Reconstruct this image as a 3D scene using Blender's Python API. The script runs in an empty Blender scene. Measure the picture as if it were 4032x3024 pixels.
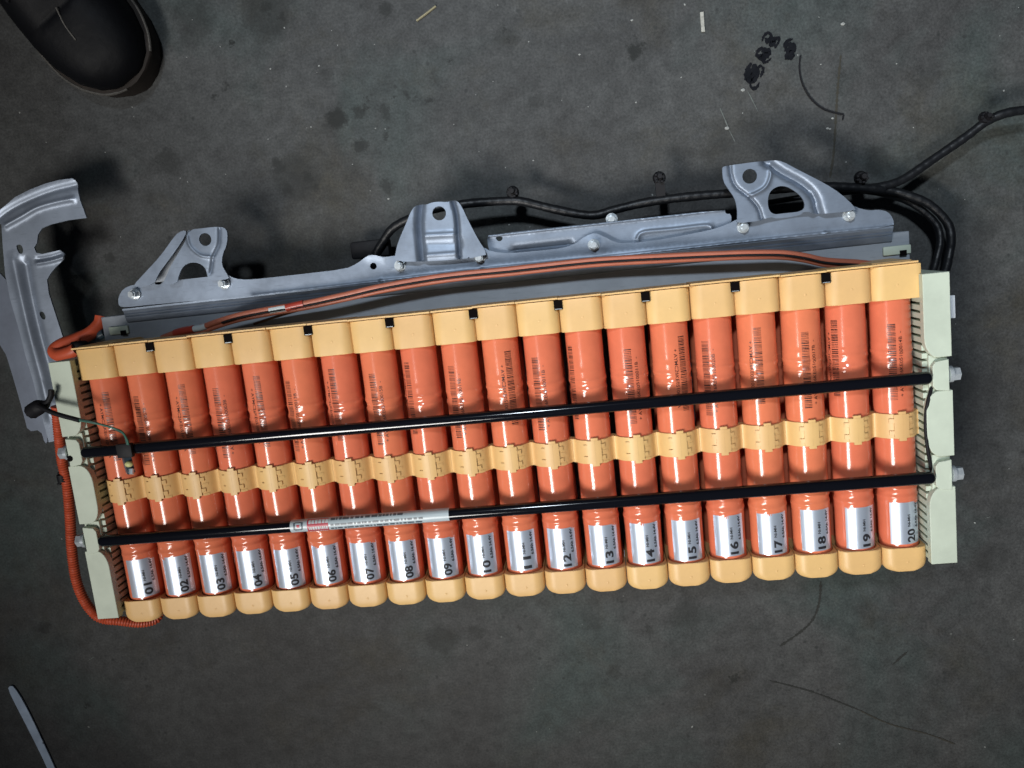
import bpy, bmesh, math, random
from mathutils import Vector, Matrix
from mathutils.geometry import delaunay_2d_cdt
random.seed(7)
S = bpy.context.scene
COL = S.collection

# ------------------------------------------------------------------ camera
F_PX = 3294.17                       # focal length in pixels of a 4032 px wide frame
ROWS = [[0.99002659, -0.10758625, -0.09095357],
        [-0.09175604, -0.98231808, 0.1631932],
        [-0.10690268, -0.15322006, -0.98239271]]      # camera x, y (down), z (forward) in world axes
CAM = Vector((0.10638648, 0.31272553, 0.85629858))
cd = bpy.data.cameras.new('camera'); co = bpy.data.objects.new('camera', cd); COL.objects.link(co)
rx, ry, rz = [Vector(r).normalized() for r in ROWS]
m = Matrix(((rx.x, -ry.x, -rz.x), (rx.y, -ry.y, -rz.y), (rx.z, -ry.z, -rz.z))).to_4x4()
m.translation = CAM
co.matrix_world = m
cd.sensor_width = 36.0; cd.lens = 36.0 * F_PX / 4032; cd.clip_start = 0.01; cd.clip_end = 50
S.camera = co

# ------------------------------------------------------------------ world and lamps
w = bpy.data.worlds.new('World'); S.world = w; w.use_nodes = True
bg = w.node_tree.nodes['Background']
bg.inputs[0].default_value = (0.60, 0.72, 1.0, 1); bg.inputs[1].default_value = 0.03
S.view_settings.view_transform = 'Standard'; S.view_settings.look = 'None'
S.view_settings.exposure = 0; S.view_settings.gamma = 1

def area(name, loc, target, sx, sy, power, colr, spread):
    l = bpy.data.lights.new(name, 'AREA'); l.shape = 'RECTANGLE'; l.size = sx; l.size_y = sy
    l.energy = power; l.color = colr; l.spread = math.radians(spread)
    o = bpy.data.objects.new(name, l); COL.objects.link(o); o.location = loc
    d = Vector(target) - Vector(loc)
    o.rotation_euler = d.to_track_quat('-Z', 'Y').to_euler()
    return o
area('ceiling_lamp', (-0.68, -0.56, 1.85), (0.40, 0.42, 0.1), 1.0, 0.34, 8.8, (1.0, 0.97, 0.93), 69)
sl_ = bpy.data.lights.new('high_bay_lamp', 'SPOT'); sl_.energy = 168; sl_.color = (0.80, 0.90, 1.0); sl_.shadow_soft_size = 0.10
sl_.spot_size = math.radians(36); sl_.spot_blend = 1.0
so_ = bpy.data.objects.new('high_bay_lamp', sl_); COL.objects.link(so_); so_.location = (-0.15, 1.30, 2.45)
so_.rotation_euler = (Vector((0.28, 0.56, 0)) - so_.location).to_track_quat('-Z', 'Y').to_euler()

# ------------------------------------------------------------------ materials
def mat(name, base, rough=0.5, metal=0.0, spec=0.5, var=0.0, vscale=40, bump=0.0, bscale=200, coat=0.0, var2=None, detail=6, tint=0.0, scr=0.0):
    M = bpy.data.materials.new(name); M.use_nodes = True
    nt = M.node_tree; N = nt.nodes; L = nt.links; b = N['Principled BSDF']
    b.inputs['Base Color'].default_value = (*base, 1); b.inputs['Roughness'].default_value = rough
    b.inputs['Metallic'].default_value = metal; b.inputs['Specular IOR Level'].default_value = spec
    b.inputs['Coat Weight'].default_value = coat; b.inputs['Coat Roughness'].default_value = 0.08
    tc = N.new('ShaderNodeTexCoord')
    if var:
        n = N.new('ShaderNodeTexNoise'); n.inputs['Scale'].default_value = vscale; n.inputs['Detail'].default_value = detail
        n.inputs['Roughness'].default_value = 0.65
        L.new(tc.outputs['Object'], n.inputs['Vector'])
        r = N.new('ShaderNodeValToRGB'); r.color_ramp.elements[0].position = 0.32; r.color_ramp.elements[1].position = 0.68
        d = var2 or tuple(c * (1 - var) for c in base)
        r.color_ramp.elements[0].color = (*d, 1); r.color_ramp.elements[1].color = (*base, 1)
        L.new(n.outputs['Fac'], r.inputs['Fac']); L.new(r.outputs['Color'], b.inputs['Base Color'])
        mr = N.new('ShaderNodeMapRange'); mr.inputs['To Min'].default_value = min(1, rough * 1.25); mr.inputs['To Max'].default_value = rough * 0.85
        L.new(n.outputs['Fac'], mr.inputs['Value']); L.new(mr.outputs['Result'], b.inputs['Roughness'])
    if tint:
        oi = N.new('ShaderNodeObjectInfo'); hs = N.new('ShaderNodeHueSaturation')
        for sock, lo, hi in (('Hue', 0.5 - tint * .10, 0.5 + tint * .10), ('Value', 1 - tint, 1 + tint * .7)):
            q = N.new('ShaderNodeMapRange'); q.inputs['To Min'].default_value = lo; q.inputs['To Max'].default_value = hi
            L.new(oi.outputs['Random'], q.inputs['Value']); L.new(q.outputs['Result'], hs.inputs[sock])
        src = b.inputs['Base Color'].links[0].from_socket
        L.new(src, hs.inputs['Color']); L.new(hs.outputs['Color'], b.inputs['Base Color'])
    if scr:
        mp = N.new('ShaderNodeMapping'); mp.inputs['Scale'].default_value = (1, 14, 3); mp.inputs['Rotation'].default_value = (0, 0, 0.5)
        ns = N.new('ShaderNodeTexNoise'); ns.inputs['Scale'].default_value = 60; ns.inputs['Detail'].default_value = 5
        L.new(tc.outputs['Object'], mp.inputs['Vector']); L.new(mp.outputs['Vector'], ns.inputs['Vector'])
        rs = N.new('ShaderNodeMapRange'); rs.inputs['From Min'].default_value = 0.60; rs.inputs['From Max'].default_value = 0.72; rs.inputs['To Max'].default_value = scr
        L.new(ns.outputs['Fac'], rs.inputs['Value'])
        mx = N.new('ShaderNodeMix'); mx.data_type = 'RGBA'
        src = b.inputs['Base Color'].links[0].from_socket
        A_ = [i for i in mx.inputs if i.name == 'A' and i.type == 'RGBA'][0]; B_ = [i for i in mx.inputs if i.name == 'B' and i.type == 'RGBA'][0]
        L.new(rs.outputs['Result'], mx.inputs['Factor']); L.new(src, A_); B_.default_value = (*[c * 0.55 for c in base], 1)
        L.new([o for o in mx.outputs if o.type == 'RGBA'][0], b.inputs['Base Color'])
    if bump:
        n2 = N.new('ShaderNodeTexNoise'); n2.inputs['Scale'].default_value = bscale; n2.inputs['Detail'].default_value = 4
        L.new(tc.outputs['Object'], n2.inputs['Vector'])
        bp = N.new('ShaderNodeBump'); bp.inputs['Strength'].default_value = bump; bp.inputs['Distance'].default_value = 0.001
        L.new(n2.outputs['Fac'], bp.inputs['Height']); L.new(bp.outputs['Normal'], b.inputs['Normal'])
    return M

M_WRAP = mat('orange_shrink_wrap', (0.69, 0.180, 0.092), 0.15, 0, 0.5, 0.13, 38, 0.05, 240, tint=0.03)
M_CAP = mat('yellow_plastic', (0.70, 0.445, 0.185), 0.42, 0, 0.4, 0.10, 35, 0.05, 300, tint=0.035)
M_PALE = mat('pale_green_plastic', (0.51, 0.575, 0.475), 0.5, 0, 0.4, 0.16, 26, 0.1, 120)
M_PALE.node_tree.nodes['Principled BSDF'].inputs['Subsurface Weight'].default_value = 0.0
M_LABEL = mat('silver_foil', (0.60, 0.68, 0.80), 0.33, 0.62, 0.5, 0.06, 25, 0.05, 150)
M_INK = mat('black_ink', (0.02, 0.02, 0.025), 0.45)
M_INKB = mat('brown_black_ink', (0.045, 0.016, 0.013), 0.35)
M_ZINC = mat('zinc_sheet', (0.22, 0.265, 0.335), 0.44, 0.55, 0.5, 0.42, 22, 0.14, 90, scr=0.7)
M_ZINCD = mat('dull_zinc_sheet', (0.32, 0.355, 0.40), 0.5, 0.15, 0.5, 0.3, 12, 0.15, 70, scr=0.5)
M_ZINCB = mat('pale_zinc_sheet', (0.31, 0.36, 0.44), 0.42, 0.5, 0.5, 0.35, 22, 0.14, 90, scr=0.6)  # lighter copy of the zinc sheet, used on the loose bracket
M_BOLT = mat('bright_steel', (0.62, 0.68, 0.72), 0.25, 0.45, 0.8, 0.3, 300)
M_BLACK = mat('black_gloss_paint', (0.004, 0.0045, 0.007), 0.10, 0, 0.4)
M_TAPE = mat('black_tape', (0.008, 0.009, 0.011), 0.42, 0, 0.35, 0.4, 220, 0.35, 320)
M_RUB = mat('black_rubber', (0.007, 0.007, 0.009), 0.6, 0, 0.25, 0.3, 80)
M_OCAB = mat('orange_cable', (0.40, 0.125, 0.075), 0.4, 0, 0.4, 0.15, 60)
M_OCON = mat('orange_conduit', (0.52, 0.085, 0.035), 0.42, 0, 0.4, 0.2, 60)
M_RED = mat('red_sleeve', (0.33, 0.040, 0.024), 0.35)
M_WHITE = mat('white_tape', (0.48, 0.53, 0.54), 0.5)
M_DARK = mat('recess_shade_black', (0.004, 0.003, 0.003), 0.9, 0, 0.05)  # near-black colour standing in for the shade inside openings
M_GREEN = mat('green_wire', (0.035, 0.12, 0.09), 0.45)
M_LEATH = mat('black_leather', (0.003, 0.0033, 0.0045), 0.55, 0, 0.13, 0.35, 30, 0.4, 120)
M_SOLE = mat('brown_sole', (0.020, 0.015, 0.012), 0.7, 0, 0.3, 0.3, 60)
M_CLOTH = mat('dark_trouser_cloth', (0.012, 0.012, 0.014), 0.9, 0, 0.1, 0.3, 200, 0.6, 900)
M_SLATE = mat('slate_plastic', (0.035, 0.06, 0.08), 0.4)
M_PINK = mat('red_print', (0.42, 0.035, 0.06), 0.4)
M_GREY = mat('grey_print', (0.07, 0.09, 0.11), 0.4)
M_STICK = mat('sticker_film', (0.40, 0.47, 0.50), 0.3, 0.0, 0.4)
M_PEB = mat('pale_grit', (0.26, 0.27, 0.26), 0.8)
M_STRAW = mat('straw', (0.26, 0.23, 0.14), 0.7)
M_PEN = mat('black_marker', (0.006, 0.007, 0.009), 0.95, 0, 0.03, 0.5, 90, 0, 1, 0, (0.012, 0.013, 0.016))

# ------------------------------------------------------------------ helpers
def P(u, v, z):
    """world point at height z that the photograph shows at pixel (u, v)"""
    d = rx * ((u - 2016) / F_PX) + ry * ((v - 1512) / F_PX) + rz
    return CAM + d * ((z - CAM.z) / d.z)

def link(name, me, mt, parent=None, smooth=True, loc=None):
    o = bpy.data.objects.new(name, me)
    if mt and not me.materials: me.materials.append(mt)
    COL.objects.link(o)
    if smooth:
        me.shade_smooth()
    if parent: o.parent = parent
    if loc is not None: o.location = loc
    return o

def mesh(name, vs, fs, mt=None):
    me = bpy.data.meshes.new(name); me.from_pydata([tuple(v) for v in vs], [], fs); me.update()
    if mt: me.materials.append(mt)
    return me

def from_bm(name, bm, mt=None):
    me = bpy.data.meshes.new(name); bmesh.ops.recalc_face_normals(bm, faces=bm.faces[:]); bm.to_mesh(me); bm.free()
    if mt: me.materials.append(mt)
    return me

def sharp(me, deg=35):
    bm = bmesh.new(); bm.from_mesh(me)
    for f in bm.faces: f.smooth = True
    for e in bm.edges:
        e.smooth = not (len(e.link_faces) != 2 or e.calc_face_angle(0) > math.radians(deg))
    bm.to_mesh(me); bm.free()
    return me

def thing(name, label, cat, loc=(0, 0, 0), group=None):
    o = bpy.data.objects.new(name, None); COL.objects.link(o); o.location = loc; o.empty_display_size = 0.02
    o['label'] = label; o['category'] = cat
    if group: o['group'] = group
    return o

def tag(o, label, cat, group=None):
    o['label'] = label; o['category'] = cat
    if group: o['group'] = group
    return o

def box_bm(bm, x0, x1, y0, y1, z0, z1, bev=0.0, seg=2):
    r = bmesh.ops.create_cube(bm, size=1)
    for v in r['verts']:
        v.co = Vector(((x0 + x1) / 2 + v.co.x * (x1 - x0), (y0 + y1) / 2 + v.co.y * (y1 - y0), (z0 + z1) / 2 + v.co.z * (z1 - z0)))
    if bev:
        es = list({e for v in r['verts'] for e in v.link_edges})
        bmesh.ops.bevel(bm, geom=es, offset=bev, segments=seg, profile=0.5, affect='EDGES')

def box(name, x0, x1, y0, y1, z0, z1, mt, parent=None, bev=0.0, seg=2):
    bm = bmesh.new(); box_bm(bm, x0, x1, y0, y1, z0, z1, bev, seg)
    return link(name, sharp(from_bm(name, bm, mt)), None, parent, False)

def catmull(pts, n):
    if len(pts) < 3: return [pts[0].lerp(pts[-1], i / n) for i in range(n + 1)]
    out = []
    for i in range(len(pts) - 1):
        p0 = pts[max(i - 1, 0)]; p1 = pts[i]; p2 = pts[i + 1]; p3 = pts[min(i + 2, len(pts) - 1)]
        for k in range(n):
            t = k / n
            out.append(0.5 * ((2 * p1) + (p2 - p0) * t + (2 * p0 - 5 * p1 + 4 * p2 - p3) * t * t + (3 * p1 - p0 - 3 * p2 + p3) * t ** 3))
    out.append(pts[-1].copy())
    return out

def resample(pts, step):
    out = [pts[0].copy()]; acc = 0.0
    for a, b in zip(pts, pts[1:]):
        d = (b - a).length; t = step - acc
        while t <= d:
            out.append(a.lerp(b, t / d)); t += step
        acc = d - (t - step)
    out.append(pts[-1].copy())
    return out

def tube_mesh(name, pts, r, sides=12, n=8, step=None, rf=None, mt=None):
    c = catmull([Vector(p) for p in pts], n)
    if step: c = resample(c, step)
    vs = []; fs = []; up = Vector((0, 0, 1)); s = 0
    for i, p in enumerate(c):
        t = (c[min(i + 1, len(c) - 1)] - c[max(i - 1, 0)])
        t = t.normalized() if t.length > 1e-9 else Vector((1, 0, 0))
        a = t.cross(up)
        if a.length < 0.05: a = t.cross(Vector((0, 1, 0)))
        a.normalize(); b = a.cross(t).normalized()
        if i: s += (p - c[i - 1]).length
        rr = rf(s, i) if rf else r
        for k in range(sides):
            g = 2 * math.pi * k / sides
            vs.append(p + (a * math.cos(g) + b * math.sin(g)) * rr)
    for i in range(len(c) - 1):
        for k in range(sides):
            k2 = (k + 1) % sides
            fs.append((i * sides + k, i * sides + k2, (i + 1) * sides + k2, (i + 1) * sides + k))
    fs.append(tuple(range(sides))[::-1]); fs.append(tuple((len(c) - 1) * sides + k for k in range(sides)))
    me = mesh(name, vs, fs, mt)
    bm = bmesh.new(); bm.from_mesh(me); bmesh.ops.recalc_face_normals(bm, faces=bm.faces[:]); bm.to_mesh(me); bm.free()
    return sharp(me, 50)

def tube(name, pts, r, mt, parent=None, **k):
    return link(name, tube_mesh(name, pts, r, mt=mt, **k), None, parent, False)

def chaikin(p, it, closed=True):
    for _ in range(it):
        q = []
        n = len(p)
        for i in range(n if closed else n - 1):
            a = p[i]; b = p[(i + 1) % n]
            q += [a.lerp(b, 0.25), a.lerp(b, 0.75)]
        if not closed: q = [p[0]] + q + [p[-1]]
        p = q
    return p

def inside(pt, poly):
    x, y = pt; c = False; n = len(poly)
    for i in range(n):
        x1, y1 = poly[i][0], poly[i][1]; x2, y2 = poly[i - 1][0], poly[i - 1][1]
        if (y1 > y) != (y2 > y) and x < (x2 - x1) * (y - y1) / (y2 - y1) + x1: c = not c
    return c

def seg_dist(p, pl):
    best = 9
    for a, b in zip(pl, pl[1:]):
        ab = b - a; t = max(0, min(1, (p - a).dot(ab) / max(ab.length_squared, 1e-12)))
        d = (p - a - ab * t).length
        if d < best: best = d
    return best

def sheet(name, outline, z, mt, parent=None, holes=(), feats=(), thick=0.0016, step=0.0022, smooth=1, zf=None, skirt=0.0):
    """pressed sheet metal: outline/holes/features given in photo pixels at height z"""
    def ring(pp, it):
        q = [P(u, v, z).to_2d() for u, v in pp]
        return chaikin(q, it) if it else q
    rings = [ring(outline, smooth)]
    for h in holes:
        if len(h) == 3:
            c = P(h[0], h[1], z).to_2d(); e = P(h[0] + h[2], h[1], z).to_2d(); r = (e - c).length
            rings.append([c + Vector((math.cos(a), math.sin(a))) * r for a in [i * math.tau / 28 for i in range(28)]])
        else: rings.append(ring(h, 2))
    R = []
    for r in rings:
        q = []
        for i in range(len(r)):
            a = r[i]; b = r[(i + 1) % len(r)]; d = (b - a).length
            if d < 1e-5: continue
            k = max(1, int(d / (step * 1.2)))
            q += [a.lerp(b, j / k) for j in range(k)]
        R.append(q)
    vs = []; es = []
    for q in R:
        o = len(vs); vs += q; es += [(o + i, o + (i + 1) % len(q)) for i in range(len(q))]
    nb = len(vs)
    FE = [(resample(catmull([P(u, v, z).to_2d() for u, v in pl], 6), step * 0.9), wd, h) for pl, wd, h in feats]
    for pl, wd, h in FE:
        for i in range(len(pl)):
            t = pl[min(i + 1, len(pl) - 1)] - pl[max(i - 1, 0)]
            if t.length < 1e-7: continue
            t.normalize(); nn = Vector((-t.y, t.x))
            for k in (-1.7, -1.15, -0.75, -0.38, 0, 0.38, 0.75, 1.15, 1.7):
                pt = pl[i] + nn * wd * k
                if inside(pt, R[0]) and not any(inside(pt, q) for q in R[1:]):
                    if all(abs(pt.x - v.x) + abs(pt.y - v.y) > wd * 0.3 for v in vs[nb:]) and min(abs(pt.x - v.x) + abs(pt.y - v.y) for v in vs[:nb]) > wd * 0.25: vs.append(pt)
    nf = len(vs)
    xs = [v.x for v in R[0]]; ys = [v.y for v in R[0]]
    x = min(xs)
    rowi = 0
    while x < max(xs):
        y = min(ys) + (step / 2 if rowi % 2 else 0); rowi += 1
        while y < max(ys):
            pt = Vector((x, y))
            if inside(pt, R[0]) and not any(inside(pt, q) for q in R[1:]):
                if min(abs(pt.x - v.x) + abs(pt.y - v.y) for v in vs[:nb]) > step * 0.7 and not any(seg_dist(pt, pl) < wd * 2.0 for pl, wd, h in FE): vs.append(pt)
            y += step
        x += step
    v2, e2, f2, *_ = delaunay_2d_cdt(vs, es, [], 0, 1e-6)
    tris = []
    for f in f2:
        c = sum((v2[i] for i in f), Vector((0, 0))) / len(f)
        if inside(c, R[0]) and not any(inside(c, q) for q in R[1:]): tris.append(list(f))
    def hgt(p):
        s = z
        for pl, wd, h in FE:
            d = seg_dist(p, pl)
            if d < wd * 2.6: s += h * math.exp(-(d / wd) ** 2)
        if zf: s += zf(p)
        return s
    top = [Vector((p.x, p.y, hgt(p))) for p in v2]
    n = len(top)
    V = top + [p - Vector((0, 0, thick)) for p in top]
    Fs = [tuple(t) for t in tris] + [tuple(i + n for i in reversed(t)) for t in tris]
    cnt = {}
    for t in tris:
        for i in range(len(t)):
            a, b = t[i], t[(i + 1) % len(t)]
            cnt[(a, b)] = 1
    for (a, b) in list(cnt):
        if (b, a) not in cnt: Fs.append((b, a, a + n, b + n))
    me = mesh(name, V, Fs, mt)
    bm = bmesh.new(); bm.from_mesh(me); bmesh.ops.recalc_face_normals(bm, faces=bm.faces[:]); bm.to_mesh(me); bm.free()
    sharp(me, 50)
    return link(name, me, None, parent, False)

def text_bm(s, size, bold=0.0, spacing=1.0):
    c = bpy.data.curves.new('t', 'FONT'); c.body = s; c.size = size; c.offset = bold; c.align_x = 'LEFT'; c.space_character = spacing; c.resolution_u = 3
    o = bpy.data.objects.new('t', c); COL.objects.link(o)
    dg = bpy.context.evaluated_depsgraph_get(); me = bpy.data.meshes.new_from_object(o.evaluated_get(dg))
    bpy.data.objects.remove(o); bpy.data.curves.remove(c)
    bm = bmesh.new(); bm.from_mesh(me); bpy.data.meshes.remove(me)
    return bm

def wrap_text(name, s, size, R, y0, s0, up=True, bold=0.0, stretch=1.0, mt=None, length=None):
    """text laid along the axis of a cylinder (axis y). up: reads towards +y; s0 arc offset of its baseline side"""
    bm = text_bm(s, size, bold)
    xs = [v.co.x for v in bm.verts]
    L = max(xs) - min(xs); x0 = min(xs)
    k = (length / L) if length else 1.0
    h = size
    yy = -h
    while yy < 1.5 * h:
        bmesh.ops.bisect_plane(bm, geom=bm.verts[:] + bm.edges[:] + bm.faces[:], plane_co=(0, yy, 0), plane_no=(0, 1, 0)); yy += 0.0012
    for v in bm.verts:
        a = (v.co.x - x0) * k; c = v.co.y * stretch
        if up: y = y0 + a; sarc = s0 - c
        else: y = y0 - a; sarc = s0 + c
        th = sarc / R
        v.co = Vector((R * math.sin(th), y, R * math.cos(th)))
    me = bpy.data.meshes.new(name); bm.to_mesh(me); bm.free()
    if mt: me.materials.append(mt)
    return me

# ------------------------------------------------------------------ floor
def floor_material():
    M = bpy.data.materials.new('worn_concrete'); M.use_nodes = True
    nt = M.node_tree; N = nt.nodes; L = nt.links; b = N['Principled BSDF']
    tc = N.new('ShaderNodeTexCoord')
    def noise(sc, det=6, rough=0.6, dist=0.0, vec=None):
        n = N.new('ShaderNodeTexNoise'); n.inputs['Scale'].default_value = sc; n.inputs['Detail'].default_value = det
        n.inputs['Roughness'].default_value = rough; n.inputs['Distortion'].default_value = dist
        L.new(vec or tc.outputs['Object'], n.inputs['Vector']); return n
    def ramp(src, stops):
        r = N.new('ShaderNodeValToRGB'); cr = r.color_ramp
        while len(cr.elements) < len(stops): cr.elements.new(0.5)
        for e, (p, c) in zip(cr.elements, stops): e.position = p; e.color = (*c, 1) if len(c) == 3 else c
        L.new(src, r.inputs['Fac']); return r
    def mix(fac, a, bb, mode='MIX'):
        x = N.new('ShaderNodeMix'); x.data_type = 'RGBA'; x.blend_type = mode
        if isinstance(fac, float): x.inputs['Factor'].default_value = fac
        else: L.new(fac, x.inputs['Factor'])
        for sk, v in (('A', a), ('B', bb)):
            s = [i for i in x.inputs if i.name == sk and i.type == 'RGBA'][0]
            if isinstance(v, tuple): s.default_value = (*v, 1)
            else: L.new(v, s)
        return [o for o in x.outputs if o.type == 'RGBA'][0]
    base = ramp(noise(5, 8, 0.62, 0.4).outputs['Fac'], [(0.33, (0.036, 0.036, 0.036)), (0.5, (0.050, 0.052, 0.052)), (0.66, (0.062, 0.064, 0.063))]).outputs['Color']
    grn = ramp(noise(4.3, 5, 0.55, 0.6).outputs['Fac'], [(0.50, (0, 0, 0)), (0.66, (1, 1, 1))]).outputs['Color']
    mp = N.new('ShaderNodeMapping'); mp.inputs['Location'].default_value = (3.1, 1.7, 0); L.new(tc.outputs['Object'], mp.inputs['Vector'])
    brn = ramp(noise(7, 6, 0.7, 0.3, mp.outputs['Vector']).outputs['Fac'], [(0.52, (0, 0, 0)), (0.75, (1, 1, 1))]).outputs['Color']
    c = mix(grn, base, (0.042, 0.055, 0.053))
    fb = N.new('ShaderNodeMath'); fb.operation = 'MULTIPLY'; fb.inputs[1].default_value = 0.8; L.new(brn, fb.inputs[0])
    c = mix(fb.outputs[0], c, (0.037, 0.033, 0.023))
    # fine mottling
    fine = ramp(noise(60, 6, 0.7).outputs['Fac'], [(0.30, (0.66, 0.66, 0.66)), (0.70, (1.28, 1.28, 1.28))]).outputs['Color']
    c = mix(1.0, c, fine, 'MULTIPLY')
    micro = ramp(noise(420, 3, 0.6).outputs['Fac'], [(0.32, (0.74, 0.74, 0.74)), (0.68, (1.24, 1.24, 1.24))]).outputs['Color']
    c = mix(1.0, c, micro, 'MULTIPLY')
    # scattered small dark pits and pale specks
    for sc, th, colr, seed in ((85, 0.22, (0.022, 0.024, 0.024), 0), (70, 0.10, (0.13, 0.14, 0.135), 5.3)):
        m2 = N.new('ShaderNodeMapping'); m2.inputs['Location'].default_value = (seed, seed * 0.7, 0); L.new(tc.outputs['Object'], m2.inputs['Vector'])
        v = N.new('ShaderNodeTexVoronoi'); v.inputs['Scale'].default_value = sc; L.new(m2.outputs['Vector'], v.inputs['Vector'])
        lt = N.new('ShaderNodeMapRange'); lt.inputs['From Min'].default_value = th; lt.inputs['From Max'].default_value = th * 0.4
        L.new(v.outputs['Distance'], lt.inputs['Value'])
        g = N.new('ShaderNodeMath'); g.operation = 'GREATER_THAN'; g.inputs[1].default_value = 0.90 if seed == 0 else 0.975
        sp = N.new('ShaderNodeSeparateColor'); L.new(v.outputs['Color'], sp.inputs['Color']); L.new(sp.outputs['Red'], g.inputs[0])
        mm = N.new('ShaderNodeMath'); mm.operation = 'MULTIPLY'; L.new(lt.outputs['Result'], mm.inputs[0]); L.new(g.outputs[0], mm.inputs[1])
        m3 = N.new('ShaderNodeMath'); m3.operation = 'MULTIPLY'; m3.inputs[1].default_value = 0.75; L.new(mm.outputs[0], m3.inputs[0])
        c = mix(m3.outputs[0], c, colr)
    # oil spots with ragged edges where the photo has them
    dn = noise(75, 8, 0.8)
    off = N.new('ShaderNodeVectorMath'); off.operation = 'SCALE'; off.inputs['Scale'].default_value = 0.036
    sub = N.new('ShaderNodeVectorMath'); sub.operation = 'SUBTRACT'; sub.inputs[1].default_value = (0.5, 0.5, 0.5)
    L.new(dn.outputs['Color'], sub.inputs[0]); L.new(sub.outputs[0], off.inputs[0])
    addv = N.new('ShaderNodeVectorMath'); addv.operation = 'ADD'; L.new(tc.outputs['Object'], addv.inputs[0]); L.new(off.outputs[0], addv.inputs[1])
    spots = [(1325, 465, 40, .8), (1418, 440, 22, .55), (1420, 578, 28, .6), (1515, 445, 24, .5), (1520, 535, 14, .6), (1600, 375, 16, .5), (1635, 395, 12, .5),
             (2505, 195, 30, .8), (1170, 700, 80, .45), (1525, 730, 26, .5), (915, 175, 12, .8), (890, 340, 16, .7), (850, 385, 16, .6), (660, 640, 46, .5),
             (1990, 150, 44, .35), (1060, 50, 90, .5), (2120, 390, 26, .35), (1290, 290, 22, .3), (760, 70, 70, .35), (1520, 40, 26, .5),
             (2890, 2670, 18, .7), (2420, 2640, 30, .4), (1740, 2520, 60, .45), (175, 2475, 26, .5), (350, 2780, 12, .7), (2700, 2420, 60, .35), (3460, 640, 50, .4),
             (3800, 1500, 60, .25), (3900, 2200, 60, .2), (240, 2270, 50, .25), (3650, 300, 40, .25), (2870, 590, 90, .25), (430, 1020, 18, .5), (1440, 420, 12, .7), (1455, 395, 9, .6), (1560, 380, 9, .6), (1690, 390, 11, .6), (1700, 400, 8, .6), (1775, 235, 8, .7), (1990, 120, 10, .6), (2010, 165, 9, .6), (1100, 660, 24, .5), (1210, 690, 20, .5), (1240, 740, 16, .5), (1130, 745, 22, .5), (1040, 30, 20, .6), (1110, 60, 16, .6), (1880, 2490, 30, .5), (2050, 2470, 14, .5), (2330, 2450, 40, .35), (2560, 2480, 22, .4), (3560, 1950, 30, .25), (3880, 900, 40, .3)]
    for u, v, r, a in spots:
        p = P(u, v, 0)
        ds = N.new('ShaderNodeVectorMath'); ds.operation = 'DISTANCE'; ds.inputs[1].default_value = (p.x, p.y, 0); L.new(addv.outputs[0], ds.inputs[0])
        rr = r * 0.00031
        mr = N.new('ShaderNodeMapRange'); mr.inputs['From Min'].default_value = rr * 1.15; mr.inputs['From Max'].default_value = rr * 0.65
        mr.inputs['To Min'].default_value = 0; mr.inputs['To Max'].default_value = min(.95, a * 1.15); L.new(ds.outputs['Value'], mr.inputs['Value'])
        c = mix(mr.outputs['Result'], c, (0.011, 0.012, 0.011))
    L.new(c, b.inputs['Base Color'])
    b.inputs['Roughness'].default_value = 0.62; b.inputs['Specular IOR Level'].default_value = 0.25
    bp = N.new('ShaderNodeBump'); bp.inputs['Strength'].default_value = 0.45; bp.inputs['Distance'].default_value = 0.002
    L.new(noise(70, 8, 0.7).outputs['Fac'], bp.inputs['Height']); L.new(bp.outputs['Normal'], b.inputs['Normal'])
    return M
M_FLOOR = floor_material()
fl = link('floor', mesh('floor', [(-3, -3, 0), (3, -3, 0), (3, 3, 0), (-3, 3, 0)], [(0, 1, 2, 3)], M_FLOOR), None, None, False)
fl['kind'] = 'structure'

def ribbon(name, px, wpx, mt, parent, z=0.0006, ragged=0.25, seed=1, zt=None):
    rnd = random.Random(seed)
    c = resample(catmull([P(u, v, z) for u, v in px], 6), 0.0012)
    vs = []; fs = []
    for i, p in enumerate(c):
        t = (c[min(i + 1, len(c) - 1)] - c[max(i - 1, 0)]).normalized(); nrm = Vector((-t.y, t.x, 0))
        wd = wpx * 0.00026 / 2 * (1 + ragged * (rnd.random() * 2 - 1)) * min(1, 0.35 + 0.2 * i, 0.35 + 0.2 * (len(c) - 1 - i))
        vs += [p + nrm * wd, p - nrm * wd]
    for i in range(len(c) - 1): fs.append((2 * i, 2 * i + 1, 2 * i + 3, 2 * i + 2))
    return link(name, mesh(name, vs, fs, mt), None, parent, False)

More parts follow.
